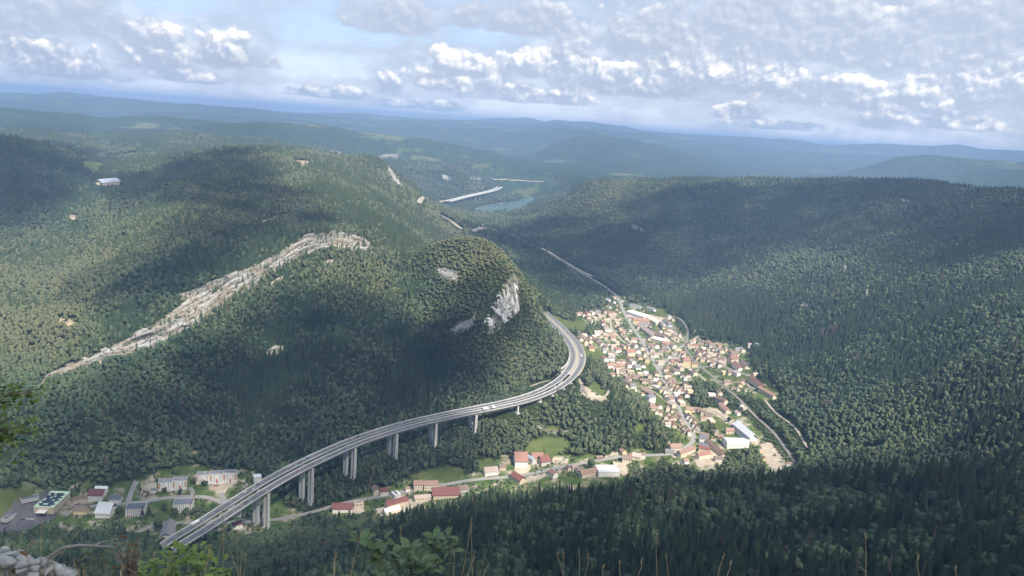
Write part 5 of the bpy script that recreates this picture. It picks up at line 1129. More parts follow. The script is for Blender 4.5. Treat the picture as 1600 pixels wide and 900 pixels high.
def truck(loc, rz, label, L=13.0, h=3.6, cabc='white'):
    t = thing('lorry', label, 'lorry', loc, rz, 'lorries on the motorway')
    part('trailer', MB().box((-1.6, 0, 1.1 + h / 2 * .8), (L - 3, 2.5, h * .8)).mesh('lorry_trailer', plain('lorry_tarpaulin', (0.8, 0.8, 0.8), .6, .04)), t)
    part('cab', MB().poly([(L / 2 - 2.9, -1.2, .6), (L / 2 - .5, -1.2, .6), (L / 2 - .5, 1.2, .6), (L / 2 - 2.9, 1.2, .6), (L / 2 - 2.9, -1.2, 3.3), (L / 2 - .9, -1.2, 3.3), (L / 2 - .9, 1.2, 3.3), (L / 2 - 2.9, 1.2, 3.3)], [(3, 2, 1, 0), (4, 5, 6, 7), (0, 1, 5, 4), (1, 2, 6, 5), (2, 3, 7, 6), (3, 0, 4, 7)]).mesh('lorry_cab', CM_[cabc].materials[0] if cabc in CM_ else None), t)
    part('windscreen', MB().box((L / 2 - .62, 0, 2.45), (.12, 2.1, .9)).mesh('windscreen', PANE), t)
    for x in (-L / 2 + 1.2, -L / 2 + 2.5, -L / 2 + 3.8, L / 2 - 1.4):
        for y in (-1.1, 1.1): part('wheel', whb, t, (x, y, .5))
    return t
def on_deck(px, py):
    D = [math.hypot(*(np.array(proj(HWY[i])) - (px, py))) for i in range(len(HWY))]
    best = (1e9, 0, 0)
    for side in (-1, 1):
        for lane in (-2.0, 2.2):
            Q = HWY.copy(); Q[:, :2] += HN * (side * DECK_OFF + lane); p = projA(Q); d = np.hypot(p[:, 0] - px, p[:, 1] - py); i = int(np.argmin(d))
            if d[i] < best[0]: best = (d[i], i, (side, lane))
    i = best[1]; s, l = best[2]; q = HWY[i, :2] + HN[i] * (s * DECK_OFF + l); a = math.atan2(HT[i, 1], HT[i, 0]) + (math.pi if s < 0 else 0)
    return (q[0], q[1], HWY[i, 2] + .05), a
for px, py, lab, L in ((304, 818, 'white lorry with yellow front on the near left end of the viaduct', 14), (760, 639, 'left of two white lorries driving nose to tail on the viaduct', 11), (770, 637, 'right of two white lorries driving nose to tail on the viaduct', 8), (909, 557, 'white lorry on the outer side of the motorway bend', 12)):
    l, a = on_deck(px, py); truck(l, a, lab, L)
for px, py, c, lab in ((400, 753, 'dark grey', 'dark grey car on the hill-side deck above the blocks of flats'), (382, 767, 'white', 'white car on the hill-side deck, nearest the blocks of flats'), (477, 712, 'blue', 'dark blue car on the hill-side deck above the tallest piers'), (452, 737, 'dark grey', 'dark grey car ahead of a red car on the valley-side deck'),
                       (463, 733, 'red', 'red car behind a dark grey car on the valley-side deck'), (382, 783, 'black', 'black car on the valley-side deck at the tall left pier'), (397, 767, 'white', 'white car on the inner lane between the decks'), (893, 542, 'white', 'white van-like car entering the motorway bend'), (905, 547, 'dark grey', 'dark grey car ahead of the lorry on the motorway bend'),
                       (887, 581, 'silver', 'silver car on the inside of the motorway bend'), (858, 603, 'dark grey', 'dark grey car below the retaining wall'), (834, 613, 'black', 'black car where the bend straightens onto the viaduct'), (470, 727, 'dark grey', 'dark grey car further along from the red car'), (561, 682, 'black', 'black car in the middle of the viaduct'), (720, 641, 'dark grey', 'dark grey car short of the two white lorries'), (885, 574, 'dark grey', 'dark grey car beside the retaining wall')):
    l, a = on_deck(px, py); car(c, l, a, lab, 'cars on the motorway')
rows = [((226, 769), (244, 772), 7, 'left of the orange-panelled flats'), ((263, 769), (277, 769), 6, 'in front of the orange-panelled flats'), ((332, 760), (341, 759), 4, 'in front of the stepped flats'), ((30, 782), (42, 780), 6, 'beside the supermarket'), ((4, 818), (14, 806), 5, 'at the far left of the supermarket'), ((305, 818), (322, 817), 4, 'below the round dark trees'),
        ((380, 760), (392, 757), 3, 'at the end of the stepped flats'), ((34, 812), (52, 812), 6, 'in front of the supermarket'), ((150, 798), (158, 794), 3, 'beside the white warehouse'), ((200, 808), (228, 807), 6, 'below the pink-panelled flats'), ((836, 738), (846, 736), 3, 'by the maroon workshop'), ((1124, 690), (1140, 706), 4, 'in the near village yard'), ((1146, 662), (1154, 668), 3, 'in the railway yard'), ((695, 762), (706, 760), 2, 'on the valley road verge'), ((868, 721), (884, 719), 5, 'in the junk-filled yard by the valley road')]
cols = list(CARC); NW = ['first', 'second', 'third', 'fourth', 'fifth', 'sixth', 'seventh']
for a, b, n, where in rows:
    P = hits([(a[0] + (b[0] - a[0]) * i / max(1, n - 1), a[1] + (b[1] - a[1]) * i / max(1, n - 1)) for i in range(n)])
    dirv = math.atan2(*(P[-1] - P[0])[[1, 0]]) if n > 1 else 0
    for i, p in enumerate(P):
        c = rr.choice(cols[:4] + ['white']); car(c, (p[0], p[1], float(gz(p[0], p[1])) + .45), dirv + math.pi / 2 + rr.uniform(-.05, .05), f'{c} parked car, {NW[i]} from the left {where}', 'parked cars')
# pylon, mast and lamp-like posts seen on the slopes
def pylon(px, py, h, lab, cat='pylon'):
    p = hit(px, py); t = thing('power_pylon', lab, cat, (p[0], p[1], float(gz(p[0], p[1]))), .4)
    mb = MB()
    for sx in (-1, 1):
        for sy in (-1, 1): mb.tube([(sx * 2, sy * 2, 0), (sx * .5, sy * .5, h * .75), (0, 0, h)], .35, 4)
    part('lattice', mb.mesh('lattice', CONCL), t)
    for k, w in ((.72, 9), (.85, 7)): part('crossarm', MB().box((0, 0, h * k), (w, .6, .6)).mesh('crossarm', CONCL), t)
pylon(1352, 472, 34, 'pale lattice pylon standing in the forest on the right-hand slope'); pylon(1319, 430, 30, 'slim pylon in the clearing high on the right-hand slope')

# ------------------------------------------------------------------ trees
def foliage(name, cols, seed_noise=0.012):
    """leaf colour varies from tree to tree and within a crown (leaf age), never with the light"""
    m, nt, b = newmat(name, 0.85, 0.12)
    oi = nt.nodes.new('ShaderNodeObjectInfo'); geo = nt.nodes.new('ShaderNodeNewGeometry')
    ti = nt.nodes.new('ShaderNodeAttribute'); ti.attribute_type = 'INSTANCER'; ti.attribute_name = 'tint'
    de = nt.nodes.new('ShaderNodeAttribute'); de.attribute_type = 'INSTANCER'; de.attribute_name = 'dead'
    n1 = noise(nt, oi.outputs['Location'], seed_noise, 3, .6).outputs[0]
    n2 = noise(nt, geo.outputs['Position'], 0.9, 3, .7).outputs[0]
    v = math_(nt, 'ADD', math_(nt, 'MULTIPLY', oi.outputs['Random'], 0.30), math_(nt, 'ADD', math_(nt, 'MULTIPLY', n1, 0.45), math_(nt, 'MULTIPLY', n2, 0.25)))
    r = ramp(nt, [(0.22, cols[0]), (0.48, cols[1]), (0.74, cols[2])]); nt.links.new(v, r.inputs[0])
    c = mixc(nt, math_(nt, 'MULTIPLY', ti.outputs['Fac'], 0.75), r.outputs[0], cols[3]); c = mixc(nt, de.outputs['Fac'], c, (0.095, 0.078, 0.062))
    nt.links.new(c, b.inputs['Base Color']); return m
CONM = foliage('spruce_needles', [(0.020, 0.041, 0.026), (0.034, 0.063, 0.037), (0.059, 0.092, 0.048), (0.085, 0.112, 0.05)])
LEAFM = foliage('beech_leaves', [(0.035, 0.063, 0.040), (0.059, 0.093, 0.053), (0.094, 0.122, 0.064), (0.142, 0.142, 0.072)])
DEADM = plain('dead_needles', (0.105, 0.09, 0.078), .9, .25, .5); BARKM = plain('bark', (0.12, 0.095, 0.075), .95, .25, 1.5)
def conifer_mesh(name, tiers, spokes, seed, rad=.19, leafy=False):
    """unit height 1; drooping star-shaped whorls"""
    r = random.Random(seed); V = []; F = []
    for t in range(tiers):
        f = t / tiers; z0 = .10 + .86 * f; R_ = rad * (1 - f) ** .85 + .012; a0 = r.uniform(0, 6.28); o = len(V)
        V.append((0, 0, z0 + 1.15 / tiers + .02)); n = spokes if f < .6 else max(5, spokes - 3)
        for k in range(n * 2):
            a = a0 + math.pi * k / n + r.uniform(-.1, .1); rr_ = R_ * (r.uniform(.78, 1.18) if k % 2 == 0 else r.uniform(.36, .5))
            V.append((math.cos(a) * rr_, math.sin(a) * rr_, z0 - (.045 if k % 2 == 0 else .0) * (1 - f * .5) + r.uniform(-.012, .012)))
        for k in range(n * 2): F.append((o, o + 1 + k, o + 1 + (k + 1) % (n * 2)))
    me = bpy.data.meshes.new(name); me.from_pydata(V, [], F); me.update(); return me
def trunk_mesh(name, h, r0, limbs=0, seed=1, spread=.3):
    r = random.Random(seed); mb = MB(); mb.tube([(0, 0, -.03), (.004, 0, h * .4), (0, .004, h * .8), (0, 0, h)], [r0, r0 * .7, r0 * .4, r0 * .12], 5)
    for k in range(limbs):
        a = k * 2.4 + r.random(); z = h * (.3 + .45 * k / max(1, limbs)); e = spread * r.uniform(.6, 1)
        mb.tube([(0, 0, z), (math.cos(a) * e * .5, math.sin(a) * e * .5, z + .1), (math.cos(a) * e, math.sin(a) * e, z + .2)], [r0 * .4, r0 * .25, r0 * .08], 4)
    return mb.mesh(name, BARKM)
_ico = {}
def ico(sub):
    if sub not in _ico:
        bm = bmesh.new(); bmesh.ops.create_icosphere(bm, subdivisions=sub, radius=1); _ico[sub] = (np.array([v.co[:] for v in bm.verts]), np.array([[v.index for v in f.verts] for f in bm.faces])); bm.free()
    return _ico[sub]
def broad_mesh(name, seed, nblob=7, sub=1, leaves=0, leaf=.05):
    """unit height 1; heaped lobes, plus loose leaf clumps around them"""
    r = np.random.default_rng(seed); V = []; F = []; n0 = 0; bl = []
    for k in range(nblob):
        a = r.uniform(0, 6.28); q = r.uniform(.0, .27) if k else 0; z = r.uniform(.38, .80) if k else .60; rad = r.uniform(.14, .24) if k else .27
        if z > .7: q *= .6
        bl.append((np.array([math.cos(a) * q, math.sin(a) * q, z]), rad))
    vi, fi = ico(sub)
    for c, rad in bl:
        d = vi * rad * (1 + r.uniform(-.20, .20, (len(vi), 1))) * np.array([1, 1, .85]); V.append(c + d); F.append(fi + n0); n0 += len(vi)
    if leaves:
        P = []; Q = []
        for k in range(leaves):
            c, rad = bl[r.integers(len(bl))]; d = r.normal(size=3); d /= np.linalg.norm(d); d[2] = abs(d[2]) * .9 + d[2] * .1; p = c + d * rad * r.uniform(.9, 1.22) * np.array([1, 1, .85])
            nrm = d + r.normal(size=3) * .55; nrm /= np.linalg.norm(nrm); u = np.cross(nrm, r.normal(size=3)); u /= np.linalg.norm(u); w = np.cross(nrm, u); s = leaf * r.uniform(.6, 1.25)
            V.append(np.array([p + u * s, p + w * s * .8, p - u * s * .9])); F.append(np.array([[0, 1, 2]]) + n0); n0 += 3
    V = np.vstack(V); F = np.vstack(F); me = mesh_np(name, V, F); return me
def shrink(me, mat): me.materials.append(mat); return me
CON_FAR = [shrink(conifer_mesh('conifer_crown', 6, 7, s, rad), CONM) for s, rad in ((1, .19), (2, .16), (3, .22), (4, .18))]
CON_NEAR = [shrink(conifer_mesh('conifer_crown', 15, 11, 20 + s, rad), CONM) for s, rad in ((1, .18), (2, .15), (3, .20), (4, .17))]
BR_FAR = [shrink(broad_mesh('broadleaf_crown', 40 + s, 8, 1), LEAFM) for s in range(4)]
for me in BR_FAR: me.polygons.foreach_set('use_smooth', [True] * len(me.polygons))
BR_NEAR = [shrink(broad_mesh('broadleaf_crown', 60 + s, 12, 2, 1700, .036), LEAFM) for s in range(4)]
DEAD_NEAR = shrink(conifer_mesh('dead_crown', 15, 8, 77, .12), DEADM)
TR_C = trunk_mesh('conifer_trunk', .95, .012); TR_B = trunk_mesh('broadleaf_trunk', .7, .018, 5, 3)

# where each kind grows: share of conifers and of yellowing leaves around surveyed places
def anchors(L): P = hits([(a, b) for a, b, _ in L]); return np.arctan2(P[:, 0], P[:, 1]), np.log(np.hypot(P[:, 0], P[:, 1])), np.array([c for *_, c in L])
A_con = anchors([(1000, 850, .85), (700, 850, .85), (800, 800, .85), (1300, 800, .45), (1500, 850, .35), (1200, 870, .55), (500, 870, .4), (300, 880, .1), (100, 860, .08), (1550, 760, .5), (900, 780, .75), (560, 840, .5),
  (500, 580, .85), (650, 600, .9), (400, 600, .75), (300, 640, .5), (150, 650, .4), (300, 700, .2), (200, 730, .1), (450, 700, .5), (600, 520, .5), (450, 480, .4), (350, 540, .4), (650, 450, .85), (600, 400, .6), (545, 430, .2), (590, 440, .05),
  (300, 420, .75), (200, 470, .5), (450, 340, .5), (100, 450, .1), (60, 520, .1), (250, 380, .2), (150, 400, .2), (400, 280, .4), (550, 300, .5), (600, 330, .4), (30, 280, .85), (100, 300, .6), (520, 290, .6), (640, 390, .8),
  (740, 400, .02), (700, 480, .05), (680, 440, .05), (800, 570, .1), (760, 600, .3), (700, 620, .4), (900, 640, .3), (980, 660, .35), (850, 560, .05),
  (1150, 480, .85), (1300, 520, .9), (1450, 560, .75), (1550, 620, .5), (1300, 400, .3), (1200, 330, .7), (1000, 350, .5), (1000, 420, .4), (1450, 420, .4), (1550, 350, .4), (1350, 620, .5), (1270, 680, .3), (1200, 430, .2), (900, 330, .3), (850, 430, .5),
  (600, 740, .1), (900, 690, .1), (860, 700, .1), (1100, 620, .1), (1160, 720, .3)])
A_tin = anchors([(740, 400, 1.), (700, 400, .9), (60, 500, .8), (100, 430, .7), (300, 350, .6), (620, 320, .75), (850, 560, .6), (595, 450, .7), (950, 320, .6), (460, 250, .8), (520, 260, .7), (680, 330, .7), (820, 560, .6), (1180, 440, .35), (1250, 400, .3), (980, 640, .4), (920, 660, .4),
  (500, 580, 0), (300, 640, 0), (1000, 850, 0), (1300, 800, .05), (1300, 520, 0), (1450, 560, .1), (150, 650, .05), (400, 600, 0), (300, 420, 0), (30, 280, 0), (1200, 330, 0), (1000, 400, .15), (1100, 320, .1), (650, 450, .2), (600, 520, 0), (1400, 400, .15), (600, 740, .1), (1100, 620, .15), (300, 880, .05), (700, 560, .1), (840, 410, .1)])
def idw(A, x, y):
    u = np.arctan2(x, y); v = np.log(np.hypot(x, y)); o = np.empty(len(u))
    for s in range(0, len(u), 20000):
        e = slice(s, s + 20000); d = 1 / (((u[e, None] - A[0]) ** 2 + (v[e, None] - A[1]) ** 2) ** 1.5 + 1e-6); o[e] = (d @ A[2]) / d.sum(1)
    return o
def spacing(D): return 5.9 * (np.maximum(D, 1000) / 1000) ** .5 * (1 + .5 * (1 - sstep(D, 1000, 1150)))
rows_ = []; D = 470.0
while D < 5600:
    s = float(spacing(D)); n = int(R(82) * D / s); a = R(-41) + (np.arange(n) + RNG.random(n) * .9) * (R(82) / n); rows_.append(np.stack([a, D + s * (RNG.random(n) - .5) * .9, np.full(n, s)], 1)); D += s * .98
T_ = np.vstack(rows_); tx, ty, ts = np.sin(T_[:, 0]) * T_[:, 1], np.cos(T_[:, 0]) * T_[:, 1], T_[:, 2]
tz = gz(tx, ty)
P = projA(np.stack([tx, ty, tz + 12], 1)); keep = (P[:, 0] > -160) & (P[:, 0] < 1760) & (P[:, 1] < 1010)
# drop trees that no viewpoint near the camera could see
gd = np.linspace(.25, .97, 20); occ = np.zeros(len(tx), bool)
top = tz + 45
for g in gd:
    zz = CAM_H + (top - CAM_H) * g; occ |= gz(tx * g, ty * g) > zz + 2
keep &= ~occ
tx, ty, tz, ts = tx[keep], ty[keep], tz[keep], ts[keep]
GA = {k: None for k in ()}
def gmask(M, x, y):
    i, fu_, j, fv_ = _idx(x, y); return M[np.clip(np.round(i + fu_).astype(int), 0, NA - 1), np.round(j + fv_).astype(int)]
openg = gmask(M_meadow | M_gravel | M_asph | M_bare, tx, ty)
vil = gmask(M_village & ~M_wood, tx, ty); rk = in_rock(tx, ty) | gmask(M_rock, tx, ty)
kill = openg & (RNG.random(len(tx)) > .012)
# keep the sight lines to roads, houses and piers open, as they are in reality (only low growth there)
IMPM = np.zeros(CX.shape, bool)
for Pp, w in ROADS:
    lo, hi_ = Pp.min(0) - 20, Pp.max(0) + 20; s = (CX > lo[0]) & (CX < hi_[0]) & (CY > lo[1]) & (CY < hi_[1])
    d_, _ = polydist(CX[s], CY[s], Pp); IMPM[s] |= d_ < w / 2 + 1.5
for hx, hy, hr in HLIST + IMP:
    s = (np.abs(CX - hx) < hr) & (np.abs(CY - hy) < hr); IMPM[s] = True
IMPM |= M_gravel | M_meadow & (GV[:NA] < math.log(3000))
low_only = np.zeros(len(tx), bool); Dt0 = np.hypot(tx, ty)
for f in np.linspace(.1, 1.0, 12):
    zt_ = tz + 18; tt_ = (CAM_H - tz) / np.maximum(CAM_H - zt_, 1); far_ = 1 + (tt_ - 1) * f
    low_only |= gmask(IMPM, tx * far_, ty * far_) & (Dt0 > 1100)
gard = fbm(tx, ty, 45, 3) + RNG.random(len(tx)) * .9
kill |= vil & (gard < .54)
kill |= rk & (RNG.random(len(tx)) > .34)
for Pp, w in ROADS:
    lo, hi_ = Pp.min(0) - 30, Pp.max(0) + 30; s = (tx > lo[0]) & (tx < hi_[0]) & (ty > lo[1]) & (ty < hi_[1])
    if s.any():
        dd = np.full(len(tx), 1e9); dd[s], _ = polydist(tx[s], ty[s], Pp); kill |= dd < w / 2 + 3.0 + (ts * .25)
dd, pp = polydist(tx, ty, HWY); sh = np.interp(pp, np.arange(len(HWY)), HS); hh_ = np.interp(pp, np.arange(len(HWY)), HWY[:, 2])
kill |= (dd < 19.5) & ((sh > S_GRADE - 10) | (hh_ - tz < 30)); kill |= (dd < 26) & (sh > S_GRADE)
for hx, hy, hr in HLIST:
    kill |= (tx - hx) ** 2 + (ty - hy) ** 2 < (hr + 3.0) ** 2
# nothing may grow in front of the low pale walls of the strip
il = inpoly(tx, ty, _lb); dl_, _ = polydist(tx, ty, _lb); kill |= il | (dl_ < 25)
kill |= (np.hypot(tx, ty) > 4700) & (RNG.random(len(tx)) < .15)
tx, ty, tz, ts = tx[~kill], ty[~kill], tz[~kill], ts[~kill]; vil = vil[~kill]; rk = rk[~kill]; low_only = low_only[~kill]
pc = idw(A_con, tx, ty); patch = fbm(tx, ty, 150, 3); isc = RNG.random(len(tx)) < np.clip(pc + patch * .9 * (pc * (1 - pc) * 4), 0, 1)
isc &= ~(vil & (RNG.random(len(tx)) < .85))
tin = np.clip(idw(A_tin, tx, ty) * 1.1 - .05 + RNG.normal(0, .16, len(tx)) + .25 * fbm(tx, ty, 90, 2), 0, 1)
Dt = np.hypot(tx, ty)
dead = (RNG.random(len(tx)) < np.where(isc, .008 + .016 * (Dt < 1150), .004)).astype(float)
DA = hits([(1288, 526), (1060, 500), (1268, 560), (1090, 505), (1290, 640), (1040, 790), (1035, 830), (1300, 860), (985, 560), (1105, 500)])
for q, rad in zip(DA, (24, 14, 10, 12, 14, 14, 12, 10, 1, 16)):
    s = (tx - q[0]) ** 2 + (ty - q[1]) ** 2 < rad * rad; dead[s & (RNG.random(len(tx)) < .6)] = 1; isc[s] |= RNG.random(s.sum()) < .5
sc = ts / 6.0; hvar = RNG.uniform(.72, 1.28, len(tx))
Hc = 18.0 * sc ** .55 * hvar; Hb = 12.5 * sc ** .6 * hvar
Hh_ = np.where(isc, Hc * (1 + .16 * (Dt < 1080)), Hb)
Hh_ = np.where(vil, Hh_ * .62, Hh_); wid = np.where(isc, ts * 1.28 / .38 * RNG.uniform(.8, 1.15, len(tx)), ts * 1.48 / .86 * RNG.uniform(.75, 1.25, len(tx)))
wid = np.where(vil, wid * .7, wid); Hh_ = np.where(rk, Hh_ * .62, Hh_); wid = np.where(rk, wid * .6, wid)
Hh_ = np.where(low_only, np.minimum(Hh_, 6.5) * .8, Hh_); wid = np.where(low_only, wid * .72, wid)
kn = wpoly([(655, 385), (690, 372), (745, 364), (780, 385), (812, 425), (830, 470), (870, 520), (850, 580), (790, 590), (700, 560), (655, 500), (640, 440)]); onk = inpoly(tx, ty, kn)
Hh_ = np.where(onk, Hh_ * .62, Hh_); wid = np.where(onk, wid * .86, wid)      # stunted oak scrub on the dry knoll
rot = RNG.uniform(0, 6.283, len(tx))
# the largest in view become trees of their own
PP = projA(np.stack([tx, ty, tz + Hh_ * .8], 1)); inf = (PP[:, 0] > 0) & (PP[:, 0] < 1600) & (PP[:, 1] > 0) & (PP[:, 1] < 897)
size = np.where(inf, Hh_ / np.hypot(Dt, tz - CAM_H), 0)
def wood_of(x, y): return 'conifer' if isc[x] else 'broadleaf'
single = np.zeros(len(tx), bool)
for flag in (True, False):
    c = np.nonzero((isc == flag) & inf & (dead < .5))[0]; c = c[np.argsort(-size[c])][:285]; single[c] = True
dc = np.nonzero(inf & isc & (dead > .5) & (Dt < 1150))[0]; dc = dc[np.argsort(-size[dc])][:40]; single[dc] = True
def one_tree(i):
    k = int(RNG.integers(4)); d = dead[i] > .5; x, y, z = float(tx[i]), float(ty[i]), float(tz[i]); px = PP[i, 0]
    py = PP[i, 1]; COLS = ['at the far left', 'left of the grass-fringed viaduct end', 'below the near end of the viaduct', 'below the valley-road workshops', 'below the large white flat hall', 'below the village street bend', 'below the sandy log yard', 'below the right-hand gorge', 'at the far right']
    col = COLS[min(8, max(0, int(px / 1600 * 9)))]; rowp = py - (835 - px * .075); row = 'along the slope crest' if rowp < 25 else ('in mid slope' if rowp < 70 else 'near the bottom edge'); half = 'leftward' if (px / 1600 * 9) % 1 < .5 else 'rightward'
    big = 'tall ' if Hh_[i] > (21 if isc[i] else 14.5) else ('low ' if Hh_[i] < (15 if isc[i] else 10.5) else '')
    yel = 'yellowing ' if (not isc[i] and tin[i] > .3) else ''
    if d: nm, me, cat, lab, grp = 'dead_conifer', DEAD_NEAR, 'dead tree', f'{big}grey-brown dead conifer {row}, {col}, {half}', 'dead conifers on the near slope'
    elif isc[i]: nm, me, cat, lab, grp = 'conifer_tree', CON_NEAR[k], 'conifer', f'{big}dark green conifer {row}, {col}, {half}', 'conifers on the near slope'
    else: nm, me, cat, lab, grp = 'broadleaf_tree', BR_NEAR[k], 'tree', f'{big}{yel}rounded broadleaf {row}, {col}, {half}', 'broadleaf trees on the near slope'
    t = thing(nm, lab, cat, (x, y, z - .4), float(rot[i]), grp); w = float(wid[i]) * (0.7 if d else 1); h = float(Hh_[i])
    if not isc[i]: w *= .95
    part('crown', me, t, (0, 0, 0), (0, 0, 0), (w, w, h)); part('trunk', TR_C if isc[i] or d else TR_B, t, (0, 0, 0), (0, 0, 0), (h * 1.2, h * 1.2, h))
for i in np.nonzero(single)[0]: one_tree(i)

def forest(name, sel, protos, cat):
    """thousands of trees as one point cloud; each point carries a crown"""
    n = int(sel.sum()); me = bpy.data.meshes.new(name); me.vertices.add(n)
    me.vertices.foreach_set('co', np.stack([tx[sel], ty[sel], tz[sel] - .5], 1).astype(np.float32).ravel())
    for k, typ, v in (('rot', 'FLOAT_VECTOR', np.stack([RNG.normal(0, .03, n), RNG.normal(0, .03, n), rot[sel]], 1)), ('size', 'FLOAT_VECTOR', np.stack([wid[sel], wid[sel], Hh_[sel]], 1)), ('tint', 'FLOAT', tin[sel]), ('dead', 'FLOAT', dead[sel])):
        a = me.attributes.new(k, typ, 'POINT'); a.data.foreach_set('vector' if 'VEC' in typ else 'value', v.astype(np.float32).ravel())
    a = me.attributes.new('kind', 'INT', 'POINT'); a.data.foreach_set('value', RNG.integers(0, len(protos), n).astype(np.int32))
    o = structure(name, me, 'stuff')
    ng = bpy.data.node_groups.new(name + '_nodes', 'GeometryNodeTree'); ng.interface.new_socket('Geometry', in_out='INPUT', socket_type='NodeSocketGeometry'); ng.interface.new_socket('Geometry', in_out='OUTPUT', socket_type='NodeSocketGeometry')
    gi = ng.nodes.new('NodeGroupInput'); go = ng.nodes.new('NodeGroupOutput'); ip = ng.nodes.new('GeometryNodeInstanceOnPoints'); gg = ng.nodes.new('GeometryNodeGeometryToInstance')
    for pm in reversed(protos):
        po = bpy.data.objects.new('crown_source', pm); oi = ng.nodes.new('GeometryNodeObjectInfo'); oi.inputs['Object'].default_value = po; oi.inputs['As Instance'].default_value = True
        ng.links.new(oi.outputs['Geometry'], gg.inputs[0])
    def attr(nm, dt):
        a_ = ng.nodes.new('GeometryNodeInputNamedAttribute'); a_.data_type = dt; a_.inputs['Name'].default_value = nm; return a_.outputs['Attribute']
    e2r = ng.nodes.new('FunctionNodeEulerToRotation'); ng.links.new(attr('rot', 'FLOAT_VECTOR'), e2r.inputs[0])
    ng.links.new(gi.outputs[0], ip.inputs['Points']); ng.links.new(gg.outputs[0], ip.inputs['Instance']); ip.inputs['Pick Instance'].default_value = True
    ng.links.new(attr('kind', 'INT'), ip.inputs['Instance Index']); ng.links.new(e2r.outputs[0], ip.inputs['Rotation']); ng.links.new(attr('size', 'FLOAT_VECTOR'), ip.inputs['Scale'])
    ng.links.new(ip.outputs[0], go.inputs[0])
    md = o.modifiers.new('trees', 'NODES'); md.node_group = ng
    return o
nr = Dt < 1080
print('trees', len(tx), 'near', int(nr.sum()), 'single', int(single.sum()))
forest('near_conifer_wood', ~single & isc & nr, CON_NEAR, 'c'); forest('near_broadleaf_wood', ~single & ~isc & nr, BR_NEAR, 'b')
forest('conifer_forest', ~single & isc & ~nr, CON_FAR, 'c'); forest('broadleaf_forest', ~single & ~isc & ~nr, BR_FAR, 'b')
# trees that stand out in the town and village
for px, py, h, w, con, lab in ((961, 586, 20, 9, 1, 'tall dark conifer between the houses at the left village edge'), (186, 806, 16, 10, 0, 'dark round tree right of the white warehouse'), (223, 806, 17, 9, 1, 'left of two tall dark firs in front of the pink-panelled flats'), (233, 804, 16, 9, 1, 'right of two tall dark firs in front of the pink-panelled flats'),
  (257, 800, 15, 10, 0, 'round tree left of the tree-hidden flats'), (272, 807, 14, 11, 0, 'round dark tree in front of the left end of the tree-hidden flats'), (291, 806, 13, 12, 0, 'round dark tree in front of the middle of the tree-hidden flats'), (304, 804, 12, 13, 0, 'broad dark tree right of the tree-hidden flats'), (257, 770, 9, 8, 0, 'small dark round tree in front of the left orange-panelled flats'), (281, 774, 12, 8, 0, 'dark tree at the right end of the left orange-panelled flats'),
  (302, 757, 11, 8, 0, 'dark purple-leaved tree left of the stepped flats'), (319, 760, 10, 12, 0, 'bushy tree in front of the stepped flats'), (332, 795, 11, 6, 1, 'small pointed conifer beside the viaduct'), (248, 828, 17, 14, 0, 'large dark tree left of the grey industrial shed'), (922, 733, 20, 13, 0, 'big dark tree left of the large white flat hall'), (1023, 604, 10, 9, 0, 'dark tree beside the slate-roofed white house'), (1139, 660, 12, 10, 0, 'dark round tree below the pale square'), (957, 728, 9, 5, 1, 'narrow conifer behind the large white flat hall')):
    p = hit(px, py); t = thing('conifer_tree' if con else 'broadleaf_tree', lab, 'conifer' if con else 'tree', (p[0], p[1], float(gz(p[0], p[1])) - .3), px * 1.7 % 6.28)
    me = CON_NEAR[int(px) % 4] if con else BR_NEAR[int(px) % 4]; k = w / .38 if con else w / .8
    part('crown', me, t, (0, 0, 0), (0, 0, 0), (k, k, h)); part('trunk', TR_C if con else TR_B, t, (0, 0, 0), (0, 0, 0), (h, h, h))

# ------------------------------------------------------------------ cumulus overhead (they shade parts of the valley) and the haze
CLOUDM, _nt, _b = newmat('cloud_white', 1.0, 0.0); _b.inputs['Base Color'].default_value = (0.85, 0.86, 0.88, 1)
_b.inputs['Alpha'].default_value = 0.21      # thin cloud lets part of the sunlight through
THICKM = CLOUDM.copy(); THICKM.name = 'thick_cloud'; THICKM.node_tree.nodes['Principled BSDF'].inputs['Alpha'].default_value = 0.26
SHADE = [  # outlines of shaded ground, photo points
 ('wide flat-based cloud shading the near slope', [(-40, 905), (-40, 860), (300, 850), (480, 845), (620, 830), (760, 800), (900, 782), (1100, 770), (1300, 752), (1600, 722), (1700, 905)], 1750),
 ('cloud shading the dark slope above the town', [(-60, 725), (60, 665), (200, 610), (330, 530), (470, 480), (560, 455), (600, 475), (650, 485), (720, 560), (735, 640), (700, 690), (560, 700), (430, 722), (300, 726), (180, 742)], 1800),
 ('thin cloud shading the town and the near half of the viaduct', [(-60, 850), (-60, 745), (180, 752), (430, 735), (560, 712), (700, 700), (752, 700), (748, 755), (600, 790), (480, 810), (300, 840), (100, 830)], 1820),
 ('cloud shading the hillside under the cliff', [(640, 480), (690, 505), (760, 468), (800, 445), (800, 480), (835, 530), (800, 560), (700, 600), (640, 560)], 1800),
 ('cloud shading the far left hill', [(-60, 225), (60, 218), (160, 245), (150, 285), (60, 340), (-60, 400)], 1900),
 ('cloud shading the top of the cliff hill', [(160, 290), (250, 262), (330, 240), (400, 240), (420, 300), (470, 320), (560, 350), (560, 368), (470, 362), (380, 395), (280, 450), (180, 500), (120, 480), (220, 400), (330, 330), (250, 310), (180, 330)], 1850),
 ('cloud shading the narrow valley', [(710, 345), (800, 360), (880, 330), (930, 360), (1000, 390), (960, 420), (1000, 455), (930, 470), (860, 455), (820, 420), (780, 380)], 1900),
 ('long cloud shading the right-hand mountain', [(1000, 300), (1130, 292), (1350, 290), (1600, 305), (1700, 400), (1550, 405), (1350, 375), (1230, 390), (1130, 420), (1080, 450), (1000, 440), (960, 400), (930, 370), (990, 340)], 1950),
]
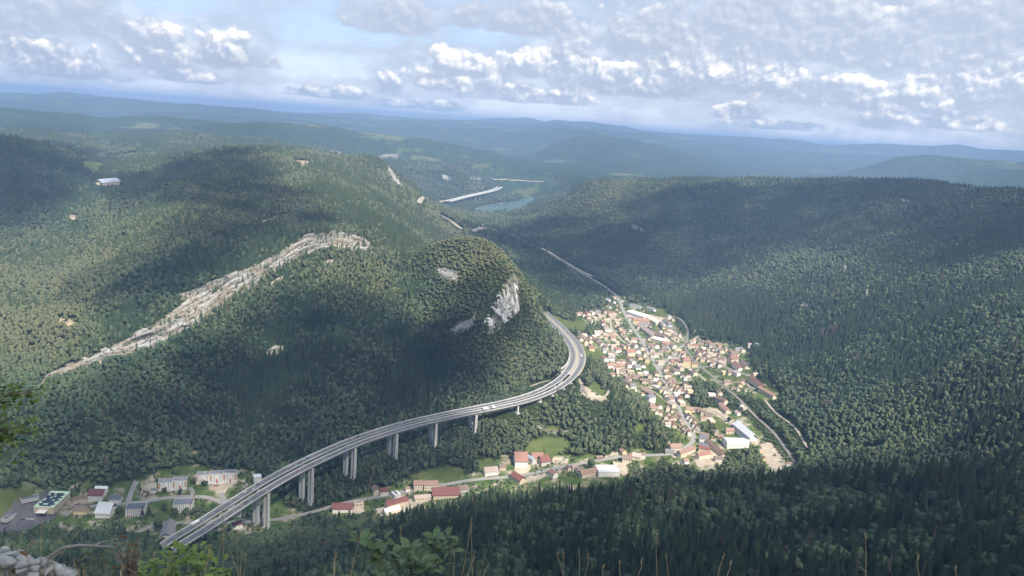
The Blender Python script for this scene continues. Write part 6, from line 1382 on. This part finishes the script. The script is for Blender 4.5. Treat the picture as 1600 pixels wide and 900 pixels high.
def cloud(label, poly, alt, seed):
    P = hits(poly, dmin=500)
    if seed == 100: P = np.vstack([P, [[430, -150, 600], [-350, -150, 600]]])      # it also stands over the viewpoint
    r = np.random.default_rng(seed)
    k = (alt - P[:, 2]) / SUNV[2]; Q = P[:, :2] + SUNV[:2] * k[:, None]
    lo, hi_ = Q.min(0), Q.max(0); st = 95.0; xs = np.arange(lo[0] - st, hi_[0] + st, st); ys = np.arange(lo[1] - st, hi_[1] + st, st)
    X, Y = np.meshgrid(xs, ys); X = X.ravel() + r.uniform(-30, 30, X.size); Y = Y.ravel() + r.uniform(-30, 30, Y.size)
    inn = inpoly(X + 45 * fbm(X, Y, 260, 3), Y + 45 * fbm(X + 500, Y, 260, 3), Q); X, Y = X[inn], Y[inn]
    vi, fi = ico(2); V = []; F = []; n0 = 0; c0 = np.array([X.mean(), Y.mean(), alt])
    for x, y in zip(X, Y):
        s = r.uniform(70, 112); hgt = r.uniform(.35, .9); d = vi * s * (1 + r.uniform(-.13, .13, (len(vi), 1))); d[:, 2] = np.where(d[:, 2] < 0, d[:, 2] * .25, d[:, 2] * hgt * 1.5)
        V.append(np.array([x, y, alt]) + d - c0); F.append(fi + n0); n0 += len(vi)
    if not V: return
    me = mesh_np('cloud', np.vstack(V), np.vstack(F), CLOUDM, smooth=True)
    if seed == 100: me.materials[0] = THICKM
    t = thing('cloud', label, 'cloud', tuple(c0), 0, None, me); t['kind'] = 'structure'; del t['category']
for k, (lab, poly, alt) in enumerate(SHADE): cloud(lab, poly, alt, 100 + k)
def haze():
    m = bpy.data.materials.new('haze_air'); m.use_nodes = True; nt = m.node_tree; nt.nodes.clear()
    o = nt.nodes.new('ShaderNodeOutputMaterial'); v = nt.nodes.new('ShaderNodeVolumePrincipled'); v.inputs['Color'].default_value = (0.36, 0.54, 0.86, 1); v.inputs['Density'].default_value = HAZE_D; v.inputs['Anisotropy'].default_value = 0.0
    nt.links.new(v.outputs[0], o.inputs['Volume'])
    mb = MB().box((0, 0, 355), (100000, 100000, 810)); me = mb.mesh('haze', m); structure('haze', me, 'stuff')
HAZE_D = 1.0e-4
haze()

# ------------------------------------------------------------------ plants and stones at the viewpoint
fr = random.Random(21)
STALK = plain('dry_grass_stalk', (0.34, 0.27, 0.15), .9, .2, 20.0); TWIG = plain('grey_dead_wood', (0.27, 0.25, 0.235), .9, .25, 15.0); STEM = plain('green_stem', (0.12, 0.12, 0.06), .8, .2, 10.0)
LEAFG = plain('oval_leaf_green', (0.11, 0.165, 0.075), .6, .3, 14.0, .3); LEAFY = plain('shrub_leaf_yellow_green', (0.14, 0.20, 0.045), .6, .35, 12.0, .3); DRYL = plain('bleached_dry_leaf', (0.46, 0.43, 0.40), .9, .25, 9.0); DRYB = plain('brown_dry_leaf', (0.20, 0.12, 0.07), .9, .3, 12.0)
NROCK = limestone('weathered_boulder_stone', 0.12, 60.0, 1.75)
def P3(px, py, D): return Vector(at_d(px, py, D).tolist())
def gzn(x, y): return float(gz(np.array([x]), np.array([y]))[0])
def root_of(b):
    g = gzn(b.x, b.y); return Vector((b.x + (b.x * .02), b.y - .05, g - .02))
def stalk(top, bot, D, r, label, head=True):
    A, B = P3(*top, D), P3(*bot, D * .985); G = root_of(B); t = thing('grass_stalk', label, 'grass stalk', tuple(G), 0, 'dry grass stalks at the viewpoint')
    mid = (A + B) / 2 + Vector((fr.uniform(-.004, .004), 0, 0)); part('stem', MB().tube([Vector((0, 0, 0)), B - G, mid - G, A - G], [r, r * .8, r * .6, r * .3], 4).mesh('stalk_stem', STALK), t)
    if head:
        d = (A - B).normalized(); mb = MB(); L_ = min(.07, (A - B).length * .3)
        for k in range(9):
            p = A - G - d * L_ * k / 9; q = p + Vector((fr.uniform(-1, 1), fr.uniform(-1, 1), 1.2)).normalized() * .008; mb.tube([p, q], [r * .9, r * .3], 3)
        part('seed_head', mb.mesh('seed_head', STALK), t, kind='stuff')
ST = [((312, 754), (258, 898), 2.0, .0016, 'longest dry grass stalk, leaning across the viaduct near end'), ((584, 730), (548, 899), 2.0, .0016, 'dry grass stalk leaning right beside the oval-leaved shoots'), ((347, 790), (349, 899), 2.2, .0013, 'upright dry grass stalk left of the leafy shoots, below the viaduct'), ((356, 812), (334, 899), 2.2, .0012, 'dry stalk crossing the upright one below the viaduct'),
 ((328, 857), (320, 899), 2.0, .0013, 'short dry stalk above the yellow-green shrub'), ((361, 862), (373, 899), 2.1, .0011, 'short stalk leaning left in the tuft below the viaduct'), ((378, 860), (376, 899), 2.1, .0011, 'short upright stalk in the tuft below the viaduct'), ((383, 868), (380, 899), 2.1, .0011, 'rightmost stalk of the tuft below the viaduct'),
 ((369, 832), (373, 899), 2.3, .0011, 'tall thin stalk of the tuft below the viaduct'), ((737, 812), (722, 899), 2.1, .0013, 'left stalk of a narrow V of dry grass'), ((736, 810), (738, 899), 2.1, .0013, 'right stalk of a narrow V of dry grass'), ((742, 870), (730, 899), 2.0, .0012, 'short stalk crossing the foot of the grass V'), ((626, 822), (627, 899), 2.2, .0012, 'thin straight stalk among the oval-leaved shoots'),
 ((525, 864), (522, 899), 1.9, .0024, 'thick curled dry stalk left of the oval-leaved shoots'), ((764, 882), (755, 899), 2.0, .0012, 'very short stalk right of the grass V'), ((710, 860), (708, 899), 2.1, .001, 'short stalk between the oval leaves and the grass V'), ((1026, 832), (1027, 899), 2.2, .0012, 'upright dry stalk at the bottom middle, tallest there'), ((1041, 866), (1044, 899), 2.2, .0011, 'short stalk just right of the tallest bottom middle one'),
 ((1132, 866), (1122, 899), 2.1, .0012, 'stalk leaning right at the bottom, left of a pair'), ((1142, 878), (1136, 899), 2.1, .0011, 'shorter stalk leaning right at the bottom, right of a pair'), ((1352, 834), (1353, 899), 2.2, .0013, 'lone tall dry stalk at the bottom right'), ((1434, 866), (1436, 899), 2.2, .0012, 'lone short dry stalk right of the tall one at the bottom right'), ((1493, 888), (1494, 899), 2.1, .001, 'tiny stalk tip at the far bottom right'),
 ((1003, 875), (997, 899), 2.1, .0011, 'short leaning stalk left of the tallest bottom middle one'), ((870, 866), (880, 899), 2.2, .001, 'stalk leaning left at the left of the bottom middle tuft'), ((880, 862), (880, 899), 2.2, .001, 'second stalk of the bottom middle tuft'), ((905, 858), (905, 899), 2.2, .001, 'third stalk of the bottom middle tuft'), ((920, 866), (914, 899), 2.2, .001, 'leaning right stalk of the bottom middle tuft'), ((968, 876), (969, 899), 2.2, .001, 'short lone stalk between the bottom tufts'), ((943, 884), (942, 899), 2.2, .001, 'tiny stalk between the bottom tufts'),
 ((66, 814), (64, 872), 2.4, .001, 'thin stalk in front of the supermarket car park'), ((35, 830), (25, 866), 2.4, .001, 'thin stalk above the pale boulders'), ((122, 832), (84, 884), 2.3, .0011, 'stalk leaning right behind the dead branch'), ((92, 844), (84, 865), 2.3, .001, 'short stalk above the dead branch'), ((193, 886), (189, 899), 1.9, .0022, 'thick short stalk left of the yellow-green shrub'), ((243, 864), (238, 880), 2.1, .0012, 'short stalk left above the yellow-green shrub')]
for a, b, D, r, lab in ST: stalk(a, b, D, r, lab)

def leaf_mesh(mat, fold=.25, name='leaf'):
    V = [(0, 0, 0), (.28, .2, fold * .2), (.62, .25, fold * .25), (1, 0, -.08), (.62, -.25, fold * .25), (.28, -.2, fold * .2), (.5, 0, 0)]
    me = bpy.data.meshes.new(name); me.from_pydata(V, [], [(0, 1, 6), (1, 2, 6), (2, 3, 6), (3, 4, 6), (4, 5, 6), (5, 0, 6)]); me.materials.append(mat); me.update(); return me
LEAFB_ = leaf_mesh(plain('brownish_leaf', (0.11, 0.11, 0.05), .8, .4, 12.0)); LG = leaf_mesh(LEAFG); LY = leaf_mesh(LEAFY); LDRY = leaf_mesh(DRYL, 1.1, 'dry_leaf'); LB = leaf_mesh(DRYB, 1.3, 'dry_leaf')
def put_leaf(t, p, size, me, spread_dir=None, tilt=.5, name='leaf'):
    az = fr.uniform(0, 6.28) if spread_dir is None else spread_dir; part(name, me, t, tuple(p), (fr.uniform(-.5, .5), -tilt + fr.uniform(-.35, .35), az), (size, size, size))
def shoot(pts, D, whorls, label, size=.045):
    Q = [P3(x, y, D) for x, y in pts]; G = root_of(Q[-1]); t = thing('leafy_shoot', label, 'shoot', tuple(G), 0, 'oval-leaved shoots at the viewpoint')
    part('stem', MB().tube([Vector((0, 0, 0))] + [q - G for q in reversed(Q)], [.003] + [.0022] * len(Q), 5).mesh('shoot_stem', STEM), t)
    for x, y, n in whorls:
        c = P3(x, y, D) - G
        near = min(((q - G) for q in Q), key=lambda v: (v - c).length)
        if (near - c).length > .015: part('side_twig', MB().tube([near - Vector((0, 0, .02)), c], [.0015, .001], 4).mesh('side_twig', STEM), t)
        for k in range(n): put_leaf(t, c + Vector((fr.uniform(-.006, .006), fr.uniform(-.006, .006), fr.uniform(-.01, .006))), size * fr.uniform(.75, 1.15), LG, k * 6.28 / n + fr.uniform(-.3, .3), fr.uniform(.1, .7))
shoot([(548, 828), (566, 850), (590, 875), (597, 899)], 2.1, [(546, 826, 6), (562, 842, 5), (575, 858, 4), (588, 878, 5), (598, 892, 4)], 'oval-leaved shoot leaning left, leftmost of its clump')
shoot([(600, 846), (612, 862), (622, 880), (626, 899)], 2.15, [(599, 846, 5), (610, 858, 4), (617, 872, 5), (630, 886, 4)], 'oval-leaved shoot in the left part of the clump, second from the left')
shoot([(641, 856), (640, 872), (645, 899)], 2.05, [(641, 856, 5), (633, 872, 4), (650, 880, 5), (640, 892, 3)], 'oval-leaved shoot in the middle of the clump')
shoot([(679, 842), (681, 865), (680, 899)], 2.15, [(679, 842, 7), (682, 860, 4), (668, 870, 4), (690, 880, 4)], 'upright oval-leaved shoot with a leafy crown, left of the tallest pair')
shoot([(701, 842), (702, 860), (700, 899)], 2.2, [(701, 842, 6), (706, 856, 5), (694, 868, 3)], 'upright oval-leaved shoot, rightmost of its clump')
shoot([(657, 882), (662, 899)], 2.0, [(656, 880, 5), (668, 888, 5), (648, 890, 4)], 'lowest oval-leaved shoot of the clump')
def bush(label, cells, D, me, size, n, root):
    G = root_of(P3(*root, D)); t = thing('shrub', label, 'shrub', tuple(G))
    for (x, y) in cells:
        c = P3(x, y, D + fr.uniform(-.08, .08)) - G; part('twig', MB().tube([(0, 0, .1), Vector((c.x * .7, c.y * .7, c.z * .75)), c], [.003, .002, .001], 4).mesh('shrub_twig', STEM), t)
        for k in range(n): put_leaf(t, c + Vector((fr.uniform(-.022, .022), fr.uniform(-.03, .03), fr.uniform(-.02, .018))), size * fr.uniform(.7, 1.2), me, None, fr.uniform(-.1, .6))
bush('sparse brownish-green shrub behind the dead branch at the lower left', [(128, 884), (140, 872), (150, 890), (160, 880), (170, 893), (135, 897), (118, 872), (155, 868)], 2.7, LEAFB_, .018, 9, (145, 899))
bush('low yellow-green shrub in the foreground below the viaduct end', [(258, 872), (245, 888), (262, 893), (275, 862), (268, 880), (290, 872), (300, 862), (308, 870), (315, 866), (298, 885), (318, 880), (330, 889), (335, 897), (285, 893), (232, 893), (222, 897), (250, 899), (345, 899), (310, 897), (352, 893)], 2.1, LY, .026, 11, (285, 899))
# dead branch and the dry, reddish brush beside it
Bp = [(42, 889), (60, 878), (80, 868), (98, 856), (123, 852), (148, 853), (180, 855)]
B3 = [P3(x, y, 2.6) for x, y in Bp]; G = root_of(B3[0]); t = thing('dead_branch', 'bare forked grey branch lying above the pale stones at the lower left', 'branch', tuple(G))
part('limb', MB().tube([Vector((-.1, -.1, .25))] + [b - G for b in B3], [.008, .0075, .0065, .006, .005, .0045, .004, .002], 6).mesh('limb', TWIG), t)
part('fork', MB().tube([P3(147, 853, 2.6) - G, P3(158, 847, 2.62) - G, P3(170, 845, 2.64) - G, P3(184, 842, 2.66) - G], [.0035, .003, .0025, .0015], 5).mesh('fork', TWIG), t)
part('side_limb', MB().tube([P3(64, 878, 2.6) - G, P3(82, 872, 2.58) - G, P3(96, 862, 2.57) - G], [.005, .0035, .002], 5).mesh('side_limb', TWIG), t)
part('twig', MB().tube([P3(170, 855, 2.6) - G, P3(182, 866, 2.62) - G, P3(190, 880, 2.62) - G], [.003, .002, .0015], 4).mesh('twig', TWIG), t)
G = root_of(P3(205, 899, 2.7)); t = thing('dry_brush', 'tangle of dry reddish-brown twigs at the tip of the dead branch', 'brush', tuple(G))
for k in range(34):
    x, y = fr.uniform(175, 228), fr.uniform(838, 895); a = P3(x, y, 2.7 + fr.uniform(-.1, .1)) - G; b = P3(205 + fr.uniform(-12, 12), 899, 2.7) - G; m_ = (a + b) / 2 + Vector((fr.uniform(-.04, .04), 0, .02))
    part('twig', MB().tube([b, m_, a], [.0022, .0015, .0008], 3).mesh('brush_twig', TWIG if k % 2 else DRYB), t)
    if k % 2 == 0: put_leaf(t, a, .018, LB, None, .2)
# pale stones at the lower left
def stone(px, py, D, r, label, k, nm='boulder', cat='boulder'):
    c = P3(px, py, D); vi, fi = ico(3 if r > .031 else 2); rg = np.random.default_rng(500 + k); q = vi.copy()
    for _ in range(13):                          # chipped planes
        n = rg.normal(size=3); n /= np.linalg.norm(n); d = q @ n; lim = rg.uniform(.38, .80); q -= np.clip(d - lim, 0, None)[:, None] * n
    q *= 1 + .02 * rg.normal(size=(len(q), 1)); q *= np.array([rg.uniform(.7, 1.6), rg.uniform(.6, 1.1), rg.uniform(.35, .8)]) * r
    me = mesh_np(nm, q, fi, NROCK); at = me.attributes.new('bed', 'FLOAT_VECTOR', 'POINT'); at.data.foreach_set('vector', (q * np.array([1, 1, 1]))[:, [0, 2, 1]].astype(np.float32).ravel())
    return thing(nm, label, cat, tuple(c), rg.uniform(0, 6), 'pale stones at the lower left', me)
for k, (x, y, D, r, lab) in enumerate([(4, 868, 2.55, .045, 'tall pale upright stone at the left edge'), (26, 895, 2.5, .052, 'largest pale boulder in the bottom left corner'), (56, 891, 2.6, .036, 'mid-sized pale stone right of the largest boulder'), (76, 898, 2.5, .032, 'pale stone beneath the dead branch'), (38, 876, 2.75, .030, 'small pale stone on top of the boulder heap'), (88, 899, 2.5, .030, 'small flat pale stone right of the branch foot'), (12, 880, 2.45, .036, 'pale stone between the upright stone and the largest boulder'), (108, 901, 2.55, .028, 'rightmost small pale stone at the bottom edge')]): stone(x, y, D, r, lab, k)
NS_ = 0
for k in range(64):
    x = fr.uniform(-4, 118); y = 866 + x * .2 + abs(fr.gauss(0, 13)) - (8 if x < 30 else 0); D = 2.42 + fr.uniform(-.12, .22)
    stone(x, min(y, 903), D, fr.uniform(.011, .030), 'small angular chip of pale limestone in the lower left heap', 40 + k, 'limestone_chip', 'stone')
# the ledge of bedrock and soil that carries them
c = P3(20, 962, 2.55); vi, fi = ico(5); q = vi * (1 + .10 * fbm(vi[:, 0] * 9 + 3, vi[:, 1] * 9 + vi[:, 2] * 7, 4, 4))[:, None] * np.array([.40, .34, .5]); q[:, 2] -= .40
me = mesh_np('bedrock_ledge', q, fi, plain('stony_soil', (0.16, 0.13, 0.10), .95, .5, 22.0)); o = structure('bedrock_ledge', me); o.location = c
for k in range(70):
    x = fr.uniform(-4, 135); y = 880 + x * .1 + fr.uniform(-8, 22); B_ = P3(x, 903, 2.4 + fr.uniform(-.1, .2)); A_ = P3(x + fr.uniform(-14, 16), y - fr.uniform(4, 26), 2.42)
    if k % 7 == 0: G = root_of(B_); tf = thing('grass_tuft', ['straw-coloured', 'pale', 'brownish', 'thin', 'short', 'sparse', 'withered', 'bent', 'tangled', 'wispy'][k // 7] + ' grass tuft growing between the pale stones', 'grass tuft', tuple(G), 0, 'grass tufts between the stones')
    part('blade', MB().tube([B_ - G + Vector((0, 0, -.05)), (A_ + B_) / 2 - G, A_ - G], [.0014, .001, .0004], 3).mesh('blade', STALK), tf)
for k in range(46):
    x, y = fr.uniform(0, 118), 0; y = 872 + x * .16 + fr.uniform(-6, 28); D = 2.45 + fr.uniform(-.1, .25); p = P3(x, min(y, 900), D)
    o = thing('dry_leaf', 'curled bleached dry leaf lying among the pale stones' if k % 4 else 'curled brown dry leaf lying among the pale stones', 'leaf', tuple(p), fr.uniform(0, 6.28), 'dry leaves among the pale stones' if k % 4 else 'brown dry leaves among the pale stones', LDRY if k % 4 else LB)
    o.rotation_euler = (fr.uniform(-1, 1), fr.uniform(-1, .6), fr.uniform(0, 6.28)); s = fr.uniform(.02, .042); o.scale = (s, s, s)
# leafy branches reaching in from a tree beyond the left edge
def overhang(label, tips, D, root, seedn):
    G = P3(*root, D); t = thing('overhanging_branch', label, 'branch', tuple(G)); V = []; F = []
    for (x, y) in tips:
        a = P3(x, y, D + fr.uniform(-.3, .3)) - G; m_ = a * .5 + Vector((0, 0, .03)); part('twig', MB().tube([(0, 0, 0), m_, a], [.010, .006, .002], 4).mesh('branch_twig', BARKM), t)
        for k in range(60):
            f = fr.uniform(.15, 1.05); p = a * f + Vector((fr.gauss(0, .05), fr.gauss(0, .08), fr.gauss(0, .035))); u = Vector((fr.gauss(0, 1), fr.gauss(0, 1), fr.gauss(0, .6))).normalized(); w = u.cross(Vector((fr.gauss(0, 1), fr.gauss(0, 1), fr.gauss(0, 1)))).normalized(); s = fr.uniform(.014, .028); o = len(V)
            V += [p - u * s, p + w * s * .5, p + u * s, p - w * s * .5]; F.append((o, o + 1, o + 2, o + 3))
    me = bpy.data.meshes.new('branch_foliage'); me.from_pydata([tuple(v) for v in V], [], F); me.materials.append(LEAFY); me.update(); part('foliage', me, t, kind='stuff')
overhang('yellow-green leafy branch tips at the left edge, upper cluster', [(50, 613), (70, 606), (30, 618), (12, 608), (22, 628), (5, 620)], 6.0, (-60, 640), 1)
overhang('yellow-green and brown leafy branch tips at the left edge, lower cluster', [(40, 662), (55, 675), (22, 690), (8, 668), (30, 668), (12, 710), (4, 700), (18, 655)], 6.0, (-60, 700), 2)
